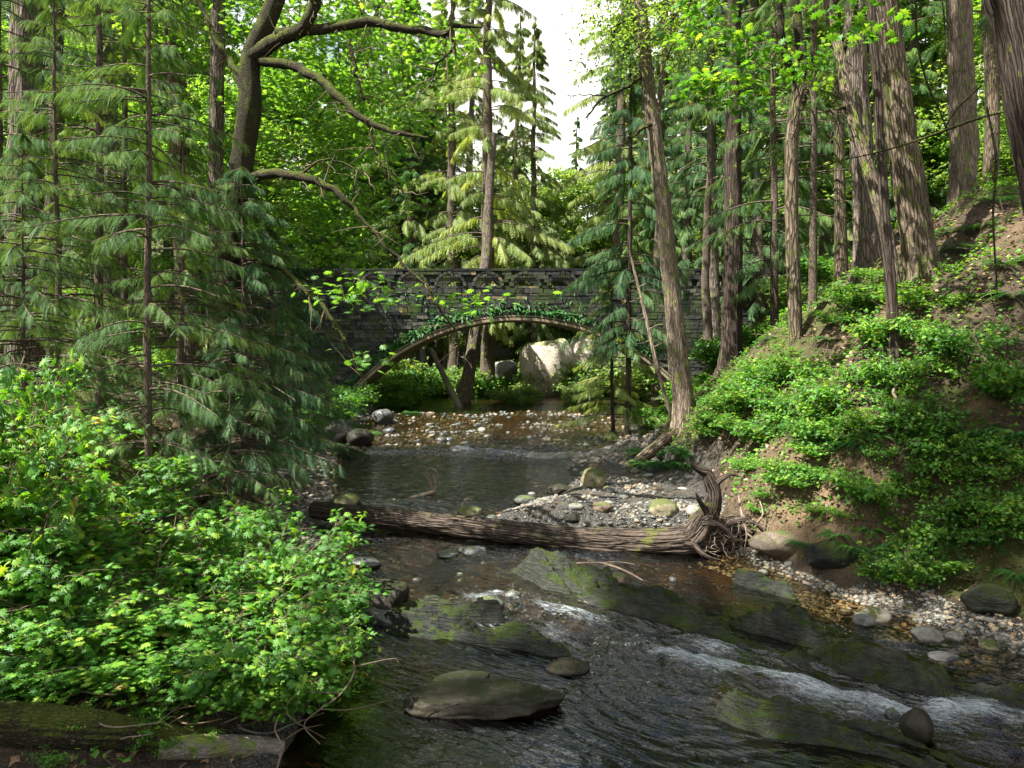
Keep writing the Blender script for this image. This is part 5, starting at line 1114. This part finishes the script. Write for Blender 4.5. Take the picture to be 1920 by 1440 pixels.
def patch(S, n, pxr, pyr, sr, label, group, seed, Y0=7.0, hk=1.0, face=True):
    r = np.random.RandomState(seed)
    for k in range(n):
        q = at_ground(r.uniform(*pxr), r.uniform(*pyr), Y0)
        e = .3; gx_ = (ground(q[0] + e, q[1]) - ground(q[0] - e, q[1])) / (2 * e); gy_ = (ground(q[0], q[1] + e) - ground(q[0], q[1] - e)) / (2 * e)
        s_ = r.uniform(*sr)
        S.put((q[0], q[1], ground(q[0], q[1]) - .03), r.rand() * 6.3, (s_, s_, s_ * hk), label, group)
patch(V2, 15, (1400, 1580), (700, 850), (.7, 1.1), 'sunlit leafy salmonberry on the brow of the right bank', 'salmonberries on the brow of the right bank', 1, 10, 1.3)
patch(V2, 9, (1320, 1430), (770, 860), (.6, .9), 'leafy salmonberry beside the upright root of the log', 'salmonberries above the log root', 2, 10)
patch(V2, 8, (1400, 1610), (830, 925), (.4, .7), 'salmonberry hanging down the cut earth of the right bank', 'salmonberries on the cut earth', 3, 9)
patch(V2, 9, (1600, 1900), (640, 860), (.5, .9), 'shaded salmonberry on the upper right slope', 'salmonberries on the upper right slope', 4, 8, 1.5)
patch(V2, 17, (1640, 1925), (850, 1070), (.3, .75), 'shaded salmonberry on the lower right slope', 'salmonberries on the lower right slope', 5, 7.5, 1.5)
patch(V2, 4, (1640, 1800), (1060, 1110), (.4, .55), 'salmonberry leaning over the right gravel beach', 'salmonberries over the right gravel beach', 6, 7.5)
patch(V2, 10, (1560, 1760), (520, 640), (.6, .9), 'salmonberry among the trunk bases on the right bank', 'salmonberries among the right trunk bases', 7, 10)
patch(V2, 6, (1340, 1420), (690, 770), (.6, .9), 'salmonberry at the foot of the straight brown cedar', 'salmonberries at the straight brown cedar', 8, 12)
patch(V1, 7, (1440, 1640), (680, 860), (.35, .6), 'young vine maple rising among the salmonberries on the right bank', 'young vine maples on the right bank', 21, 9, 1.3)
patch(V1, 7, (1640, 1920), (620, 1040), (.35, .65), 'young vine maple on the shaded right slope', 'young vine maples on the shaded right slope', 22, 8, 1.7)
patch(V1, 3, (1640, 1730), (1080, 1120), (.35, .5), 'arching vine maple over the right gravel beach', 'arching vine maples over the right gravel', 23, 8, 1.6)
V3 = Spread([shrub_proto('understory_shrub', 360 + k, 1.3, 1.3, 120, 4, (.12, .20), LEAF_S, 'alder', .16, tilt=.5, flat=.5) for k in range(3)])
V4 = Spread([shrub_proto('understory_shrub', 370 + k, 1.3, 1.3, 120, 4, (.12, .20), LEAF_S, 'vine', .16, tilt=.5, flat=.5) for k in range(3)])
for (S, pts, lb, gr) in [
  (V4, [(720, 42, 1.3), (760, 40, 1.2), (800, 44, 1.4), (690, 37, 1.0), (650, 36, 1.1), (830, 46, 1.2), (905, 44, 1.1), (925, 48, 1.3), (740, 36.5, .8), (880, 50, 1.4)], 'green shrub on the shaded bank seen through the arch', 'green shrubs through the arch'),
  (V3, [(960, 39.5, .9), (985, 38.5, .8), (1075, 38, .6), (1090, 40, .9), (1190, 38.5, .8), (1100, 36, .6)], 'sunlit bush among the pale boulders under the arch', 'sunlit bushes among the pale boulders'),
  (V3, [(700, 43, 1.6), (760, 45, 1.8), (850, 44, 1.5), (1000, 46, 1.6), (1050, 46, 1.9), (1110, 44, 1.7), (620, 42, 1.6), (930, 50, 1.9), (1180, 46, 1.8), (1250, 42, 1.6), (1400, 34, 1.4), (1500, 30, 1.3), (1330, 40, 1.5)], 'sunlit bush on the bank behind the bridge', 'sunlit bushes behind the bridge'),
  (V4, [(560, 26, .9), (620, 28, 1.0), (540, 22, .7), (500, 24, .9), (660, 32, .9), (420, 19, .6), (450, 21, .8), (300, 22, .9), (200, 24, 1.0), (80, 22, .9), (20, 25, 1.0)], 'low shrub on the left bank between the creek and the cedars', 'low shrubs on the left bank'),
  (V4, [(1240, 24, .7), (1300, 23, .8), (1350, 26, .9), (1420, 24, .8), (1560, 22, .8), (1620, 24, .9), (1780, 24, .9), (1880, 20, .7), (1900, 26, 1.0)], 'low shrub under the right bank trees', 'low shrubs under the right bank trees')]:
    for (px, Yd, s_) in pts:
        x = (px - 960) / FPX * Yd; S.put((x, Yd, ground(x, Yd) - .1), RS.rand() * 6.3, s_, lb, gr)

# ferns
def fern_proto(seed, nf=16, L=.75):
    r = np.random.RandomState(seed); root = thing('sword_fern', 'x', 'fern'); V = []; g = G(); K = 22
    for k in range(nf):
        az = k / nf * 6.28 + r.normal(0, .15); d = np.array([math.cos(az), math.sin(az), 0]); sd = np.array([-d[1], d[0], 0]); l = L * r.uniform(.7, 1.1); up = r.uniform(.5, 1.0)
        s = np.linspace(0, 1, K); pts = d * (s[:, None] * l * .85) + np.array([0, 0, 1.]) * ((up * s - (up + .25) * s ** 2 * .9) * l)[:, None]
        pos = np.repeat(pts[2:], 2, 0); sg = np.tile([-1., 1.], K - 2); w = l * .13 * np.sin(np.clip(np.repeat(s[2:], 2) * 1.02, 0, 1) * math.pi) ** .6 + .01
        fwd = nrm(sd * sg[:, None] + d * .25 + [0, 0, -.15]); scatter(g, LEAF_O[0] * [1, .55, 1], LEAF_O[1], frames(fwd, np.tile([[0, 0, 1.]], (len(pos), 1))) * w[:, None, None], pos, np.full(len(pos), r.beta(2, 3)))
        tubes(g, pts, np.linspace(.005, .001, K), 3)
    g.obj('fronds', M['fern'], root); return root
FN = Spread([fern_proto(400 + k) for k in range(3)])
fl = [(1690, 1045, 'sword fern hanging in shadow low on the right bank', .9), (1600, 1030, 'sword fern left of the hanging one low on the right bank', .7), (1650, 1075, 'small sword fern at the foot of the right bank', .6), (1610, 840, 'drooping sword fern in the middle of the right bank', .8), (1420, 800, 'sword fern hanging beside the sunlit salmonberries', .9), (1900, 560, 'dark sword fern under the huge leaning cedar', .9), (1880, 500, 'sword fern right of the sunlit fir', .9), (1800, 470, 'sunny sword fern below the sunlit fir', .9), (1840, 430, 'sword fern above the sunny one at the right', .9), (1770, 440, 'sword fern at the foot of the sunlit fir', .8), (1655, 545, 'grassy fern between the trunk bases', .8), (1555, 640, 'fern on the brow behind the sunlit salmonberries', .8), (1500, 835, 'fern tuft on the cut earth', .5), (1870, 380, 'fern highest on the right slope', 1.0), (1905, 1080, 'fern low at the right edge', .6)]
for px, py, lb_, s_ in fl:
    q = at_ground(px, py, 8); FN.put((q[0], q[1], q[2]), RS.rand() * 6, s_, lb_)
for k in range(9):
    q = at_ground(1205 + (k * 37) % 110, 850 + (k * 23) % 45, 14); FN.put((q[0], q[1], ground(q[0], q[1])), RS.rand() * 6, .95, 'fern in the shaded green patch behind the gravel bar', 'ferns behind the gravel bar')
for px, Yd in [(690, 26), (640, 23.5), (880, 34.5), (560, 21), (610, 24.5), (770, 33)]:
    x = (px - 960) / FPX * Yd; FN.put((x, Yd, ground(x, Yd)), RS.rand() * 6, .9, 'small fern on the far left shore', 'ferns on the far left shore')
for k in range(16):
    q = at_ground(1440 + (k * 131) % 460, 640 + (k * 197) % 400, 8); FN.put((q[0], q[1], ground(q[0], q[1])), RS.rand() * 6, .55 + (k % 4) * .12, 'fern among the leafy shrubs of the right bank', 'ferns scattered over the right bank')
r = np.random.RandomState(77)
for k in range(26):   # left slope ferns, partly in the gaps between the cedars
    x = r.uniform(-13, -5.5); y = r.uniform(13, 26); FN.put((x, y, ground(x, y)), r.rand() * 6, r.uniform(.7, 1.1), 'fern on the wooded slope behind the left cedars', 'ferns on the left wooded slope')
# ferns fringing the arch
g = G(); r = np.random.RandomState(8); n = 1100; xx = r.uniform(-7.9, 6.5, n); zz = arch(xx, AR + RING) + np.abs(r.normal(.0, .16, n)) * (1 + 1.2 * np.clip(n2(xx, xx * 0, .9, 14, 2), 0, 1)) + .02
keepm = r.rand(n) < (.25 + .75 * np.clip(n2(xx, zz, .8, 4, 2) * 2 + .6, 0, 1)); xx, zz = xx[keepm], zz[keepm]; n = len(xx)
A = nrm(np.stack([r.normal(0, .5, n), r.uniform(-.9, -.3, n), r.uniform(-1, .1, n)], -1))
scatter(g, LEAF_O[0] * [1, .55, 1], LEAF_O[1], frames(A, np.array([[0, -1, .6]]) + r.normal(0, .3, (n, 3))) * r.uniform(.2, .42, n)[:, None, None], np.stack([xx, np.full(n, BY - .02), zz], -1), r.beta(2, 3, n))
n = 420; xx = r.uniform(-11, 5, n); zz = r.uniform(2.6, 6.2, n); zz = np.where(np.abs(xx - AC) < 8.6, np.maximum(zz, arch(xx, AR + RING) + .1), zz); A = nrm(np.stack([r.normal(0, .5, n), r.uniform(-.9, -.3, n), r.uniform(-1, .1, n)], -1))
scatter(g, LEAF_O[0] * [1, .55, 1], LEAF_O[1], frames(A, np.array([[0, -1, .6]]) + r.normal(0, .3, (n, 3))) * r.uniform(.12, .25, n)[:, None, None], np.stack([xx, np.full(n, BY - .02), zz], -1), r.beta(2, 3, n))
g.obj('fern_fringe', M['fern'], bridge, BO)

# leaf litter, twigs, moss cushions on the banks: nobody could count them
def surf(n, box, keep, seed):
    r = np.random.RandomState(seed); x = r.uniform(box[0], box[1], n * 3); y = r.uniform(box[2], box[3], n * 3); k = keep(x, y); x, y = x[k][:n], y[k][:n]
    return x, y, HT(x, y), r
g = G()
for box, n in (((-14, -2, 4, 26), 15000), ((3, 16, 6, 28), 26000)):
    x, y, z, r = surf(n, box, lambda a, b: ds(a, b) > .25, 5); n_ = len(x)
    scatter(g, *LEAF_S, frames(nrm(r.normal(size=(n_, 3)) * [1, 1, .5]), np.array([[0, 0, 1.]]) + r.normal(0, .5, (n_, 3))) * r.uniform(.04, .11, n_)[:, None, None], np.stack([x, y, z + .015], -1), r.rand(n_))
tag(g.obj('leaf_litter', M['litter']), kind='stuff')
g = G()
for box, n in (((-13, -2, 4, 26), 1500), ((3, 15, 6, 26), 2200)):
    x, y, z, r = surf(n, box, lambda a, b: ds(a, b) > .1, 6); n_ = len(x); d = nrm(r.normal(size=(n_, 3)) * [1, 1, .35]); L = r.uniform(.15, .9, n_)
    t = np.linspace(-.5, .5, 5); pts = np.stack([x, y, z + .03], -1)[:, None] + d[:, None] * (t[None, :, None] * L[:, None, None]) + np.cumsum(r.normal(0, .02, (n_, 5, 3)), 1)
    pts[:, :, 2] = np.maximum(pts[:, :, 2], HT(pts[:, :, 0], pts[:, :, 1]) + .005)
    tubes(g, pts, np.broadcast_to(r.uniform(.003, .010, n_)[:, None], (n_, 5)), 4)
tag(g.obj('twig_litter', M['twig']), kind='stuff')
g = G()
for box, n in (((-13, -2.3, 4, 30), 12000), ((3, 15, 6, 28), 22000), ((-12, 12, 26, 60), 9000)):
    x, y, z, r = surf(n, box, lambda a, b: (ds(a, b) > .3) & (n2(a, b, .55, 90, 3) > -.12), 7); n_ = len(x); k = 1 + (y > 26) * 1.6
    scatter(g, *LEAF_S, frames(nrm(r.normal(size=(n_, 3)) * [1, 1, .4]), np.array([[0, 0, 1.]]) + r.normal(0, .4, (n_, 3))) * (r.uniform(.05, .11, n_) * k)[:, None, None], np.stack([x, y, z + r.uniform(.03, .22, n_)], -1), r.beta(2, 3, n_))
tag(g.obj('undergrowth', M['vine']), kind='stuff')

r = np.random.RandomState(31)
for k in range(14):
    q = at_ground(60 + (k * 89) % 470, 1330 + (k * 53) % 95, 4.5, 12); az = r.uniform(-.6, .6) + (k % 2) * 1.2; L_ = r.uniform(.5, 1.3); d = np.array([math.cos(az), math.sin(az), r.uniform(-.05, .3)])
    pts = np.array([[*(q + [0, 0, .05] + d * L_ * (t - .3) + fbm(np.array([t * 3, k, 1.]), 2) * .1), .014 * (1 - .75 * t)] for t in np.linspace(0, 1, 7)])
    g = G(); w_ = spline(pts, 20); tubes(g, w_[:, :3], w_[:, 3], 6, .12, k)
    o = g.obj('branch', M[['dead_wood', 'grey_bark', 'twig'][k % 3]], None, tuple(q)); tag(o, 'dead stick in the tangle around the bottom left logs', 'branch', 'dead sticks around the bottom left logs')

g = G(); r = np.random.RandomState(91); LN = []; RR = []
for k in range(150):
    q = at_ground(r.uniform(1380, 1640), r.uniform(850, 1010), 9.0, 20); d = nrm(np.array([r.normal(0, .5), r.normal(-.3, .3), -1.0])); L_ = r.uniform(.12, .5); w0 = r.uniform(.002, .006)
    LN.append([q + np.array([-.03, -.05, .02]) + d * L_ * t + fbm(np.array([t * 5, k, 2.]), 2) * .06 for t in np.linspace(0, 1, 7)]); RR.append(np.linspace(w0, .001, 7))
tubes(g, np.array(LN), np.array(RR), 4); tag(g.obj('rootlets', M['dead_wood']), kind='stuff')
patch(V2, 5, (1380, 1600), (930, 1030), (.22, .36), 'small salmonberry sprig low on the bare earth of the right bank', 'small sprigs on the bare earth', 41, 9)

patch(V1, 9, (-20, 430), (1352, 1440), (.16, .26), 'small leafy sprig around the bottom left logs', 'small sprigs around the bottom left logs', 51, 3.5, 1.1)
